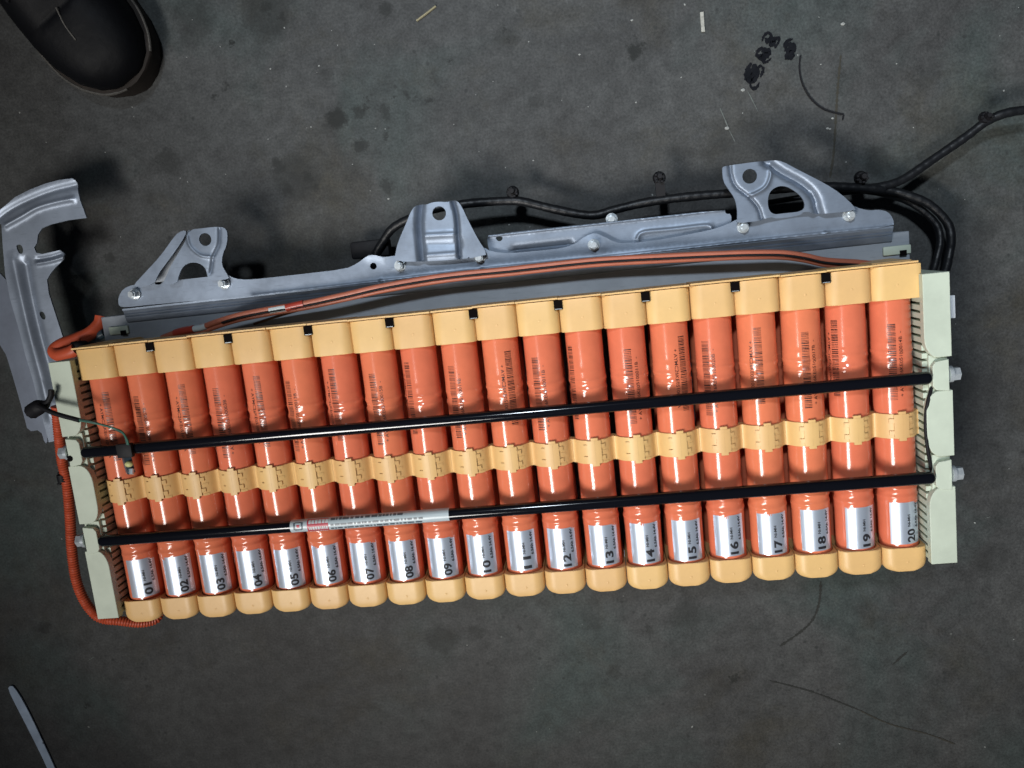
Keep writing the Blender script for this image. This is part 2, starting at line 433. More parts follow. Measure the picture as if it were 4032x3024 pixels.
# marker writing on the floor: B E 3 and a 6 beside it, heavily overdrawn
cz = (2850, 80, 600 / 2212)
def cr(pts): return [(cz[0] + a * cz[2], cz[1] + b * cz[2]) for a, b in pts]
strokes = [
    ([(400, 620), (350, 700), (330, 780), (310, 850)], 15), ([(420, 640), (470, 730), (430, 800), (350, 860), (320, 830)], 22),
    ([(400, 700), (370, 800), (420, 880), (440, 800), (400, 760)], 26), ([(480, 720), (530, 660), (575, 710), (550, 780), (530, 830)], 9),
    ([(380, 900), (390, 960), (430, 990), (480, 970), (515, 900)], 10),
    ([(560, 385), (500, 440), (475, 500), (530, 550)], 9), ([(540, 440), (600, 430), (640, 460), (600, 520), (540, 540), (520, 490)], 22),
    ([(560, 545), (570, 610), (630, 600), (690, 545)], 9),
    ([(555, 305), (580, 230), (640, 180), (690, 220), (690, 270)], 9), ([(640, 340), (620, 300), (680, 280), (740, 290), (700, 340), (650, 350)], 20),
    ([(720, 270), (790, 250), (795, 310), (765, 360), (735, 405)], 9),
    ([(1000, 275), (940, 290), (890, 330), (870, 390)], 10), ([(870, 390), (930, 350), (1000, 380), (1000, 440), (940, 450), (890, 400)], 19),
    ([(900, 440), (980, 420), (960, 470)], 17), ([(890, 490), (920, 545), (980, 540), (1030, 500)], 13), ([(900, 510), (960, 500), (1020, 480)], 10)]
wr = thing('floor_lettering', 'thick smudged black marker characters B E 3 6 written on the concrete', 'lettering')
for i, (pl, wd) in enumerate(strokes):
    ribbon('marker_stroke', cr(pl), wd * 1.1, M_PEN, wr, 0.0005 + 0.00004 * i, 0.45, i)
M_CRACK = mat('crack_grime', (0.028, 0.029, 0.027), 0.8, 0, 0.2)
M_CRACKL = mat('faint_crack_grime', (0.040, 0.038, 0.031), 0.8, 0, 0.2)
for i, (pl, wd, mt_) in enumerate([
        ([(3232, 2290), (3226, 2370), (3200, 2440), (3150, 2490), (3070, 2545)], 9, M_CRACK),
        ([(3575, 2565), (3545, 2590), (3515, 2618)], 8, M_CRACK), ([(3030, 2680), (3110, 2700), (3200, 2725), (3330, 2775), (3380, 2795)], 6, M_CRACK),
        ([(3380, 2795), (3500, 2850), (3650, 2890), (3760, 2930)], 5, M_CRACKL),
        ([(3311, 215), (3300, 330), (3292, 450), (3283, 600), (3268, 700)], 8, M_CRACKL)]):
    ribbon('crack', pl, wd, mt_, fl, 0.0003 + 0.00005 * i, 0.5, 40 + i)
M_SCR = mat('pale_scratch', (0.10, 0.112, 0.105), 0.8)
for i, (pl, wd) in enumerate([([(2945, 360), (2960, 390), (2985, 440)], 3.5), ([(2835, 425), (2860, 485), (2870, 510)], 4), ([(2870, 510), (2895, 560)], 2.5),
                              ([(460, 2330), (475, 2318)], 3), ([(345, 2602), (372, 2585)], 4), ([(3880, 2040), (3900, 2035)], 4)]):
    ribbon('scratch', pl, wd, M_SCR, fl, 0.0007, 0.5, 60 + i)

# grit
bm = bmesh.new()
for i in range(110):
    u = random.uniform(0, 4032); v = random.uniform(0, 3024) if i % 3 else random.uniform(0, 800)
    p = P(u, v, 0); r = random.choice((0.0004, 0.0005, 0.0006, 0.0009))
    mtx = Matrix.Translation((p.x, p.y, r * 0.3)) @ Matrix.Rotation(random.random() * 6, 4, 'Z') @ Matrix.Diagonal((r * random.uniform(.8, 2), r, r * 0.6, 1))
    bmesh.ops.create_icosphere(bm, subdivisions=1, radius=1, matrix=mtx)
for (u, v, r) in [(2925, 355, 3.4), (2862, 505, 3.6), (3258, 506, 2.4), (3268, 508, 1.8), (3278, 466, 2.2), (1225, 500, 1.5), (2282, 215, 2), (2100, 632, 1.5), (1530, 783, 2), (3318, 95, 3.4), (2488, 80, 2.2), (2005, 885, 1.8)]:
    p = P(u, v, 0); r *= 0.0005
    bmesh.ops.create_icosphere(bm, subdivisions=1, radius=1, matrix=Matrix.Translation((p.x, p.y, r * 0.4)) @ Matrix.Diagonal((r * 1.4, r, r * 0.6, 1)))
gr = link('grit', from_bm('grit', bm, M_PEB), None, None, False); gr['kind'] = 'stuff'
gr['label'] = 'pale grit and crumbs scattered over the concrete floor'

tag(tube('straw_sliver', [P(1640, 82, .001), P(1680, 52, .0015), P(1716, 24, .001)], .0011, M_STRAW, sides=6), 'thin straw coloured sliver lying near the top edge of the floor', 'debris')
tag(box('white_chip', *(lambda p: (p.x - .0016, p.x + .0016, p.y - .009, p.y + .009))(P(2765, 88, 0)), 0.0, .002, mat('chalky_white', (.42, .42, .38), .8, 0, .3, .4, 300)), 'small whitish chip lying upright left of the floor lettering', 'debris')
tag(tube('thin_cord', [P(3152, 218, .001), P(3148, 270, .001), P(3160, 330, .0015), P(3195, 390, .0015), P(3245, 430, .001), P(3305, 448, .001), P(3320, 452, .001), P(3318, 472, .001)], .00085, M_RUB, sides=6), 'thin black cord curving on the floor beside the lettering', 'cord')
tag(sheet('pale_strip', [(30, 2712), (40, 2700), (54, 2704), (92, 2762), (150, 2880), (212, 3015), (238, 3080), (206, 3080), (180, 3010), (118, 2885), (66, 2785)], .0026, mat('pale_blue_plastic', (.46, .57, .72), .6, 0, .3, .25, 60), None, thick=.0014, step=.003), 'thin pale blue strip running off the bottom left corner', 'strip')

# ------------------------------------------------------------------ battery modules
PITCH = 0.0375; AX = 0.1115; RB = 0.0164; NY = 20
def body_mesh(var):
    rnd = random.Random(var)
    ys = []; y = 0.008
    while y <= 0.256:
        ys.append(y)
        near = min(abs(y - .0715), abs(y - .1915))
        y += 0.0008 if near < 0.013 else 0.004
    ph = rnd.random() * 6; sg = 1 if var % 2 else -1
    def rad(y, th):
        r = RB
        for c in (.0715, .1915):
            d = (y - c) * sg
            tl = 0.0007 * math.sin(th + ph)
            r += 0.00055 * math.exp(-((d - 0.0045 + tl) / 0.0017) ** 2)
            r += 0.00040 * math.exp(-((d + 0.0045 - tl * 1.4) / 0.0013) ** 2)
            r -= 0.00035 * math.exp(-((d + tl) / 0.0022) ** 2)
            if -0.011 < d < 0.013: r += 0.00018
            r += 0.00012 * math.sin(th * 5 + ph * 3 + y * 400) * math.exp(-(d / 0.008) ** 2)
        r += 0.00004 * math.sin(th * 3 + y * 60 + ph)
        return r
    vs = []; fs = []; K = 56
    for y in ys:
        for k in range(K):
            th = math.tau * k / K; r = rad(y, th)
            vs.append((r * math.sin(th), y, r * math.cos(th)))
    for i in range(len(ys) - 1):
        for k in range(K):
            k2 = (k + 1) % K
            fs.append((i * K + k, (i + 1) * K + k, (i + 1) * K + k2, i * K + k2))
    return mesh('battery_body', vs, fs, M_WRAP)
BODY = [body_mesh(i) for i in range(4)]
for b_ in BODY: b_.shade_smooth()

def cap_section(hw, zt, zb, cx, cz_, n=96):
    """outline in x,z by angle about the module axis"""
    pts = []
    for i in range(n):
        a = math.tau * i / n
        dx, dz = math.sin(a), math.cos(a)
        best = None
        # ray march against a rounded outline
        lo, hi = 0.0, 0.2
        for _ in range(26):
            m_ = (lo + hi) / 2; x = abs(dx * m_); z = AX + dz * m_
            ok = x <= hw and zb <= z <= zt
            if ok and z > zt - cz_ and x > hw - cx:
                ok = ((x - (hw - cx)) / cx) ** 2 + ((z - (zt - cz_)) / cz_) ** 2 <= 1
            if ok: lo = m_
            else: hi = m_
        pts.append((dx * lo, dz * lo))
    return pts

def cap_mesh(name, ya, yb, hw, cx, cz_, zb, hole_at, endround, flat_right=0.0, zt=0.130):
    """ya = outer end, yb = shoulder end where the cell enters"""
    n = 96; out = cap_section(hw, zt, zb, cx, cz_, n)
    if flat_right:
        o2 = cap_section(hw + flat_right, zt, zb, 0.002, 0.002, n)
        out = [b if a[0] > 0 else a for a, b in zip(out, o2)]
    sg = 1 if yb > ya else -1
    rings = []
    if endround:
        for k in range(6):
            t = k / 5 * math.pi / 2
            inset = endround * (1 - math.sin(t)); yy = ya + sg * endround * (1 - math.cos(t))
            rings.append([(x - math.copysign(min(abs(x), inset * min(1, abs(x) / hw * 1.2)), x), yy, z - (inset * 0.25 if z > 0 else 0)) for x, z in out])
    else:
        rings.append([(x * 0.985, ya, z * 0.99) for x, z in out]); rings.append([(x, ya + sg * 0.0006, z) for x, z in out])
    rings.append([(x, yb - sg * 0.0005, z) for x, z in out])
    rings.append([(x * 0.985, yb, z * 0.985) for x, z in out])
    rh = 0.01735
    rings.append([(math.sin(math.tau * i / n) * rh, yb - sg * 0.0002, math.cos(math.tau * i / n) * rh) for i in range(n)])
    rings.append([(math.sin(math.tau * i / n) * rh, yb - sg * 0.005, math.cos(math.tau * i / n) * rh) for i in range(n)])
    vs = [v for r in rings for v in r]; fs = []
    for j in range(len(rings) - 1):
        for k in range(n):
            k2 = (k + 1) % n; fs.append((j * n + k, j * n + k2, (j + 1) * n + k2, (j + 1) * n + k))
    fs.append(tuple(range(n)))
    bm = bmesh.new(); me = mesh(name, vs, fs); bm.from_mesh(me)
    ym = (ya + yb) / 2 - 0.002
    bmesh.ops.create_uvsphere(bm, u_segments=10, v_segments=6, radius=1, matrix=Matrix.Translation((0.0012, ym, zt - AX)) @ Matrix.Diagonal((.0011, .0011, .0003, 1)))
    return sharp(from_bm(name, bm, M_CAP), 28)
CAP_LOW = cap_mesh('lower_end_cap', 0.0, 0.0222, 0.01845, 0.0095, 0.0072, 0.035, 0, 0.0085)
CAP_TOP = cap_mesh('upper_end_cap', 0.2685, 0.2400, 0.01868, 0.0100, 0.0075, 0.035, 0, 0.0)
CAP_TOPR = cap_mesh('upper_end_cap', 0.2685, 0.2400, 0.01868, 0.0100, 0.0075, 0.035, 0, 0.0, 0.0022)

def clip_mesh():
    bm = bmesh.new()
    R0_ = 0.0178; hw = PITCH / 2
    prof = []
    n = 40
    for i in range(n + 1):
        x = -hw + 2 * hw * i / n
        ax = abs(x); xt = 0.0156
        if ax <= xt: z = math.sqrt(R0_ ** 2 - x * x)
        else:
            zt = math.sqrt(R0_ ** 2 - xt * xt); sl = xt / zt; t = (ax - xt)
            z = zt - sl * t + sl * t * t / (2 * (hw - xt))
        prof.append((x, z))
    def extr(pr, y0, y1, zb):
        k = len(pr)
        v = [bm.verts.new((x, y, z)) for y in (y0, y1) for x, z in pr] + [bm.verts.new((x, y, zb)) for y in (y0, y1) for x in (pr[0][0], pr[-1][0])]
        for i in range(k - 1): bm.faces.new((v[i], v[i + 1], v[k + i + 1], v[k + i]))
        for o, (a, b) in ((0, (2 * k, 2 * k + 1)), (k, (2 * k + 2, 2 * k + 3))):
            bm.faces.new([v[o + i] for i in range(k)] + [v[b], v[a]])
        bm.faces.new((v[0], v[k], v[2 * k + 2], v[2 * k])); bm.faces.new((v[k - 1], v[2 * k - 1], v[2 * k + 3], v[2 * k + 1]))
    extr(prof, -0.0107, 0.0107, -0.004)
    def patch(x0, x1, y0, y1, R):
        k = max(2, int((x1 - x0) / 0.0012)); pr = [(x0 + (x1 - x0) * i / k, math.sqrt(R * R - (x0 + (x1 - x0) * i / k) ** 2)) for i in range(k + 1)]
        extr(pr, y0, y1, min(p[1] for p in pr) - 0.002)
    R1 = 0.0192
    patch(-0.0058, 0.00098, -0.0104, 0.0104, R1); patch(0.00104, 0.0066, -0.0104, 0.0104, R1)
    patch(-0.0022, 0.0040, 0.0104, 0.0128, R1 - 0.0002); patch(-0.0022, 0.0040, -0.0128, -0.0104, R1 - 0.0002)
    for yc in (0.0050, -0.0056):
        patch(-0.0094, -0.0058, yc - 0.0018, yc + 0.0018, R0_ + 0.0012); patch(0.0066, 0.0100, yc - 0.0018, yc + 0.0018, R0_ + 0.0010)
    for yc in (0.0092, -0.0003, -0.0100):
        patch(0.0080, 0.0122, yc - 0.0010, yc + 0.0012, R0_ + 0.0003)
    return sharp(from_bm('holder_clip', bm, M_CAP), 30)
CLIP = clip_mesh()

def label_mesh(span):
    R = RB + 0.00022; n = 22; vs = []; fs = []
    y0, y1 = 0.0245, 0.0625
    for i in range(n + 1):
        th = -span / 2 + span * i / n
        for y, r in ((y0, RB - .0004), (y0, R), (y1, R), (y1, RB - .0004)): vs.append((r * math.sin(th), y, r * math.cos(th)))
    for i in range(n):
        for k in range(3): fs.append((4 * i + k, 4 * i + k + 1, 4 * i + k + 5, 4 * i + k + 4))
    fs.append((0, 1, 2, 3)); fs.append((4 * n + 3, 4 * n + 2, 4 * n + 1, 4 * n))
    me = mesh('silver_label', vs, fs)
    bm = bmesh.new(); bm.from_mesh(me)
    return sharp(from_bm('silver_label', bm, M_LABEL), 40)
LABEL = label_mesh(math.radians(98))
RT = RB + 0.00034
TXT_NI = wrap_text('printed_text', 'Ni-MH', 0.0034, RT, 0.0405, 0.0028, True, 0.00010, 1.0, M_INK, 0.0108)
TXT_AH = wrap_text('printed_text', '6.5Ah 14.4V', 0.0035, RT, 0.0388, 0.0108, True, 0.00014, 1.0, M_INK, 0.0222)

def barcode_mesh(seed):
    rnd = random.Random(seed); R = RB + 0.00105; vs = []; fs = []
    y = 0.0
    while y < 0.066:
        t = rnd.choice((0.00035, 0.0005, 0.0005, 0.0009)); k0 = len(vs)
        for i in range(6):
            th = (-0.0033 + 0.0066 * i / 5) / R
            for yy in (y, y + t): vs.append((R * math.sin(th), yy, R * math.cos(th)))
        for i in range(5): fs.append((k0 + 2 * i, k0 + 2 * i + 1, k0 + 2 * i + 3, k0 + 2 * i + 2))
        y += t + rnd.choice((0.0005, 0.0007, 0.001))
    return mesh('barcode', vs, fs, M_INKB)
def conform(me, body, yoff, th0):
    """press print onto the body's own radius, 0.1 mm proud of it"""
    K = 56; ysb = []
    bv = body.vertices
    rows = len(bv) // K
    ysb = [bv[i * K].co.y for i in range(rows)]
    import bisect
    for v in me.vertices:
        y = v.co.y + yoff; th = math.atan2(v.co.x, v.co.z) + th0
        i = max(0, min(rows - 2, bisect.bisect(ysb, y) - 1)); ty = (y - ysb[i]) / (ysb[i + 1] - ysb[i])
        f = (th % math.tau) / math.tau * K; k = int(f) % K; tk = f - int(f)
        def rr(a, b): c = bv[a * K + b % K].co; return math.hypot(c.x, c.z)
        r = (rr(i, k) * (1 - tk) + rr(i, k + 1) * tk) * (1 - ty) + (rr(i + 1, k) * (1 - tk) + rr(i + 1, k + 1) * tk) * ty + 0.00010
        v.co = Vector((r * math.sin(th), y, r * math.cos(th)))

# angular places read from the photo: barcode offset across the visible width, type, serial digits
BC = [(-.37, 'E'), (-.84, 'O'), (-.30, 'E'), (-.58, 'O'), (-.34, 'E'), (-.86, 'O'), (-.55, 'E'), (-.52, 'O'), (-.76, 'E'), (-.60, 'O'),
      (.35, 'E'), (-.48, 'O'), (-.80, 'E'), (0.0, 'O'), (.60, 'E'), (-.47, 'O'), (.05, 'E'), (.20, 'O'), (-.58, 'E'), (.06, 'O')]
SER = ['0012A', '0007B', '0009A', '0003B', '0008A', '0013B', '0014A', '0015B', '0010A', '0019B', '0016A', '0011B', '0012A', '0011B', '0017A', '0020B', '0016A', '0017B', '0018A', '0014B']
ORD = 'first second third fourth fifth sixth seventh eighth ninth tenth eleventh twelfth thirteenth fourteenth fifteenth sixteenth seventeenth eighteenth nineteenth twentieth'.split()
LABC = [22, 20, 18, 16, 13, 11, 9, 8, 5, 3, 4, 2, 3, 2, 1, 1, 2, 4, 8, 10]
dummy = [random.Random(3).randint(1, 99)]
for i in range(NY):
    x = (i - 9.5) * PITCH
    num = '%02d' % (i + 1)
    lab = 'orange cylindrical battery module numbered %s, %s from the left end plate' % (num, ORD[i])
    if i == 0: lab = 'orange cylindrical battery module numbered 01, beside the left end plate'
    if i == 19: lab = 'orange cylindrical battery module numbered 20, beside the right end plate'
    rnd = random.Random(100 + i)
    root = thing('battery_module', lab, 'battery', (x, rnd.uniform(-.0004, .0004), rnd.uniform(-.0003, .0003)), 'row of numbered orange battery modules')
    root.rotation_euler = (0, 0, rnd.uniform(-.0015, .0015))
    bi = rnd.randrange(4) if i not in (0,) else 1
    front = link('battery_body', BODY[bi], None, root, False, (0, 0, AX))
    link('battery_body', BODY[(bi + 1) % 4], None, root, False, (0, 0, AX - 0.037))
    link('lower_end_cap', CAP_LOW, None, root, False, (0, 0, AX))
    link('upper_end_cap', CAP_TOPR if i == 19 else CAP_TOP, None, root, False, (0, 0, AX))
    link('holder_clip', CLIP, None, root, False, (0, 0.1315, AX))
    t = (x - CAM.x) / (CAM.z - AX)
    # label
    lb = link('silver_label', LABEL, None, root, False, (0, 0, AX)); lb.rotation_euler = (0, math.radians(LABC[i] + rnd.uniform(-2, 2)), 0); lb.location.y = rnd.uniform(-.0009, .0006)
    link('printed_text', TXT_NI, None, lb, False); link('printed_text', TXT_AH, None, lb, False)
    link('printed_number', wrap_text('printed_number', num, 0.0102, RT, 0.0262, 0.0072, True, 0.00034, 1.0, M_INK, 0.0118), None, lb, False)
    # barcode and serial printed on the wrap
    d, ty = BC[i]
    def ang(dd): return math.asin(max(-1, min(1, dd / math.sqrt(1 + t * t)))) - math.atan(t)
    th = ang(d)
    if ty == 'E':
        ystart = 0.1615
        bcm = barcode_mesh(i); conform(bcm, BODY[bi], ystart, th)
        tm = wrap_text('printed_code', '+ AYMC26KE0510' + SER[i], 0.0042, RB, 0.2165, 0, False, 0.00003, 1.0, M_INKB, 0.052)
        conform(tm, BODY[bi], 0, th - 0.0078 / RB)
    else:
        ystart = 0.1545
        bcm = barcode_mesh(i); conform(bcm, BODY[bi], ystart, th)
        tm = wrap_text('printed_code', '+ AYMC26KE0510' + SER[i] + '  -', 0.0042, RB, 0.1570, 0, True, 0.00003, 1.0, M_INKB, 0.056)
        conform(tm, BODY[bi], 0, th + 0.0082 / RB)
    link('barcode', bcm, None, front, False); link('printed_code', tm, None, front, False)
    # lids on the upper caps come in pairs; each module carries its half
    pair_left = (i % 2 == 1 and i != 19); single = i in (0, 19)
    xa = -0.0184 if (pair_left or single) else -PITCH / 2
    xb = 0.0184 if (not pair_left) else PITCH / 2
    if i == 19: xb = 0.0176
    zb = 0.040 if single else 0.098
    bm = bmesh.new(); box_bm(bm, xa, xb, 0.2693, 0.2708, zb, 0.1318); box_bm(bm, xa + .001, xb - .001, 0.2680, 0.2695, zb, 0.1245)
    if single: box_bm(bm, xa + .002, xb - .002, 0.2708, 0.2716, 0.045, 0.122)
    link('cap_lid', sharp(from_bm('cap_lid', bm, M_CAP)), None, root, False)
    if pair_left:
        sl = box('slot_shade_block', PITCH / 2 - .0037, PITCH / 2 + .0037, 0.2602, 0.2684, 0.118, 0.1301, M_DARK, root)  # solid block, its black colour imitates the shade of an open slot
        box('terminal_edge', PITCH / 2 - .0030, PITCH / 2 + .0030, 0.2606, 0.2611, 0.1301, 0.1303, M_BOLT, root)

# ------------------------------------------------------------------ end plates
def end_plate(side, label):
    s = -1 if side == 'L' else 1
    root = thing('end_plate', label, 'end plate', (s * 0.3845, 0.1335, 0), 'moulded end plates of the battery pack')
    def bx(name, a, b, y0, y1, z0, z1, mt, bev=0.0, seg=2, par=None):
        x0, x1 = sorted((s * a, s * b))
        bm = bmesh.new(); box_bm(bm, x0, x1, y0, y1, z0, z1, bev, seg)
        for v in bm.verts: v.co -= root.location
        return link(name, sharp(from_bm(name, bm, mt)), None, par or root, False)
    # one moulded frame: profile in x,y with waists at the rods, stepped in z
    bm = bmesh.new()
    def prism(poly, z0, z1):
        n = len(poly); vv = [bm.verts.new((s * x, y, z)) for z in (z0, z1) for x, y in poly]
        bm.faces.new(vv[:n]); bm.faces.new(vv[n:])
        for i in range(n): bm.faces.new((vv[i], vv[(i + 1) % n], vv[n + (i + 1) % n], vv[n + i]))
    core = [(.3800, .0085), (.3945, .0085), (.3945, .2600), (.3800, .2600)]
    prism([(x - (.0012 if x < .385 else 0), y) for x, y in core], 0.0, 0.1305)
    def seg(y0, y1, r0, r1):
        a = []
        N_ = 6
        # inner edge x=.3740 outer .3955, corners towards the rods drawn in
        def corner(y, sgn, r):
            pts = []
            for k in range(N_ + 1):
                t_ = k / N_ * math.pi / 2
                pts.append((.3740 + r * (1 - math.cos(t_)) * .7, y + sgn * r * (math.sin(t_) - 1) * -1 * -1))
            return pts
        inner_low = [(.3740 + (r0 * .62) * (1 - math.sin(k / N_ * math.pi / 2)), y0 + r0 * (1 - math.cos(k / N_ * math.pi / 2))) for k in range(N_ + 1)]
        inner_hi = [(.3740 + (r1 * .62) * (1 - math.cos(k / N_ * math.pi / 2)), y1 - r1 * (1 - math.sin(k / N_ * math.pi / 2))) for k in range(N_ + 1)]
        poly = inner_low + inner_hi + [(.3955, y1), (.3955, y0)]
        prism(poly, 0.130, 0.138)
    seg(.0095, .0780, 0.001, .017); seg(.1050, .1615, .017, .017); seg(.1900, .2600, .017, .001)
    for yb_ in (.0885, .1745):
        prism([(.3795, yb_ - .0085), (.3795, yb_ + .0085), (.3820, yb_ + .012), (.3925, yb_ + .0135), (.3925, yb_ - .0135), (.3820, yb_ - .012)], 0.11, 0.1392)
        prism([(.3785, yb_ - .017), (.3785, yb_ + .017), (.3935, yb_ + .017), (.3935, yb_ - .017)], 0.11, 0.1335)
    me = from_bm('plate_frame', bm, M_PALE)
    for v in me.vertices: v.co -= root.location
    fr = link('plate_frame', sharp(me, 30), None, root, False)
    bv = fr.modifiers.new('bevel', 'BEVEL'); bv.width = 0.0011; bv.segments = 2; bv.limit_method = 'ANGLE'; bv.angle_limit = math.radians(50)
    # ribs on the inner wall
    rb = None; y = 0.014
    while y < 0.255:
        if rb is None:
            bm = bmesh.new(); box_bm(bm, *sorted((s * .3745, s * .3818)), -0.0022, 0.0022, 0.050, 0.1298)
            for v in bm.verts: v.co -= Vector((root.location.x, root.location.y, 0))
            rb = from_bm('rib', bm, M_PALE)
        link('rib', rb, None, root, False, (0, y, 0)); y += 0.0068
    # bolts through the outside into the rods
    for yb_ in (.0885, .1745):
        bm = bmesh.new()
        rot_ = Matrix.Rotation(math.pi / 2, 4, 'Y')
        bmesh.ops.create_cone(bm, cap_ends=True, segments=6, radius1=.0060, radius2=.0058, depth=.0056, matrix=Matrix.Translation((s * .3990, yb_, .1350)) @ rot_ @ Matrix.Rotation(.5, 4, 'Z'))
        bmesh.ops.create_cone(bm, cap_ends=True, segments=20, radius1=.0070, radius2=.0070, depth=.0030, matrix=Matrix.Translation((s * .3945, yb_, .1350)) @ rot_)
        for v in bm.verts: v.co -= root.location
        link('bolt', sharp(from_bm('bolt', bm, M_BOLT)), None, root, False)
    return root
eL = end_plate('L', 'pale green plastic end plate left of the module numbered 01')
eR = end_plate('R', 'pale green plastic end plate right of the module numbered 20')
hp = P(275, 1806, .1395)
bm = bmesh.new(); bmesh.ops.create_cone(bm, cap_ends=True, segments=20, radius1=.0028, radius2=.0028, depth=.0006, matrix=Matrix.Translation(Vector((hp.x, hp.y, .1394)) - eL.location))
link('hole_shade_disc', from_bm('hole_shade_disc', bm, M_DARK), None, eL, False)  # flat disc on the surface, hole shade given by its black colour
# pale tab on the right plate
bm = bmesh.new(); a = P(3752, 1162, .120); c = P(3775, 1250, .120)
box_bm(bm, .3945, .4060, c.y, a.y, .119, .1215, .0006, 2)
for v in bm.verts: v.co -= eR.location
link('side_tab', sharp(from_bm('side_tab', bm, mat('pale_tab', (.62, .66, .70), .5))), None, eR, False)

# ------------------------------------------------------------------ clamp rods
YU = (P(306, 1776, .1385).y + P(3676, 1495, .1385).y) / 2
YL = (P(374, 2125, .1385).y + P(3685, 1887, .1385).y) / 2
def rod(y, label):
    bm = bmesh.new(); z = 0.1385
    box_bm(bm, -.3790, .3790, y - .0053, y + .0053, z - .0053, z + .0053, .0048, 8)
    root = thing('clamp_rod', label, 'rod', (0, y, z), 'glossy black clamp rods across the modules')
    for v in bm.verts: v.co -= root.location
    link('rod_bar', sharp(from_bm('rod_bar', bm, M_BLACK), 40), None, root, False)
    return root
r_up = rod(YU, 'upper glossy black square rod crossing the modules, with a sensor clipped on')
r_lo = rod(YL, 'lower glossy black square rod crossing the modules, with a clear printed sticker')
# sticker wrapped over the lower rod
xa = P(1143, 2090, .144).x; xb = P(1762, 1995, .144).x
def wrapped(name, x0, x1, s0, s1, off, mt, par, n=10):
    """patch on the rod; s runs from the front-low edge (0) over the top to the far side (1)"""
    def pos(sv):
        # half perimeter of the rounded square, from lower side mid to upper side mid
        h = .0053 + off; r = .0048 + off; f = h - r
        Ls = [h * 0.75, math.pi / 2 * r, 2 * f, math.pi / 2 * r, h * 0.75]; T = sum(Ls); d = sv * T
        if d < Ls[0]: return (-h, f - Ls[0] + d)
        d -= Ls[0]
        if d < Ls[1]: a = d / r; return (-f - r * math.cos(a), f + r * math.sin(a))
        d -= Ls[1]
        if d < Ls[2]: return (-f + d, h)
        d -= Ls[2]
        if d < Ls[3]: a = d / r; return (f + r * math.sin(a), f + r * math.cos(a))
        d -= Ls[3]
        return (h, f - d)
    vs = []; fs = []
    for i in range(n + 1):
        yy, zz = pos(s0 + (s1 - s0) * i / n)
        vs += [(x0, yy, zz), (x1, yy, zz)]
    for i in range(n): fs.append((2 * i, 2 * i + 1, 2 * i + 3, 2 * i + 2))
    return vs, fs
vs, fs = wrapped('s', xa, xb, .05, .95, .00025, None, None, 24)
st = link('warning_sticker', mesh('warning_sticker', vs, fs, M_STICK), None, r_lo)
def prints(name, rects, off, mt):
    V = []; Fz = []
    for x0, x1, s0, s1 in rects:
        a, b = wrapped('p', x0, x1, s0, s1, off, None, None, 16); o = len(V); V += a; Fz += [tuple(k + o for k in f) for f in b]
    link(name, mesh(name, V, Fz, mt), None, st)
L_ = xb - xa
prints('red_panel', [(xa + L_ * .11, xa + L_ * .245, .16, .84)], .0004, M_PINK)
rr = random.Random(5); rc = []
for row, (s0, s1) in enumerate(((.60, .76), (.38, .50), (.22, .31))):
    x = xa + L_ * .12
    while x < xa + L_ * .235:
        wv = rr.uniform(.0012, .0030) * (1.0 if row == 0 else .7); rc.append((x, x + wv, s0, s1)); x += wv + .0006
prints('white_lettering', rc, .00055, M_WHITE)
rc = []
for row, (s0, s1, xe) in enumerate(((.68, .80, .72), (.48, .55, .82), (.34, .41, .80), (.16, .24, .95))):
    x = xa + L_ * .26
    while x < xa + L_ * xe:
        wv = rr.uniform(.0015, .006); rc.append((x, x + wv, s0, s1)); x += wv + rr.uniform(.0006, .0016)
prints('grey_lettering', rc, .0004, M_GREY)
prints('ring_mark', [(xa + L_ * .03, xa + L_ * .075, .66, .70), (xa + L_ * .03, xa + L_ * .075, .40, .44), (xa + L_ * .022, xa + L_ * .034, .42, .68), (xa + L_ * .071, xa + L_ * .083, .42, .68)], .0004, M_GREY)
prints('red_mark', [(xa + L_ * .043, xa + L_ * .062, .50, .60), (xa + L_ * .02, xa + L_ * .09, .24, .28)], .0004, M_PINK)

# ------------------------------------------------------------------ steel tray with brackets
tray = thing('steel_tray', 'grey zinc steel carrier tray behind the modules with three bolted mounting brackets', 'tray', (0, .3, 0))
ZT = 0.070
def local(o, par=tray):
    for v in o.data.vertices: v.co -= par.location
    return o
bm = bmesh.new()
box_bm(bm, -.3800, .3900, -.002, .2945, ZT - .030, ZT - .029 + .0005)          # floor of the tray below the modules
box_bm(bm, -.3785, .3895, .2580, .2945, ZT - .0285, ZT)                         # raised back ledge
o = local(link('tray_panel', sharp(from_bm('tray_panel', bm, M_ZINCD)), None, tray, False))
bv = o.modifiers.new('bevel', 'BEVEL'); bv.width = .0015; bv.segments = 2
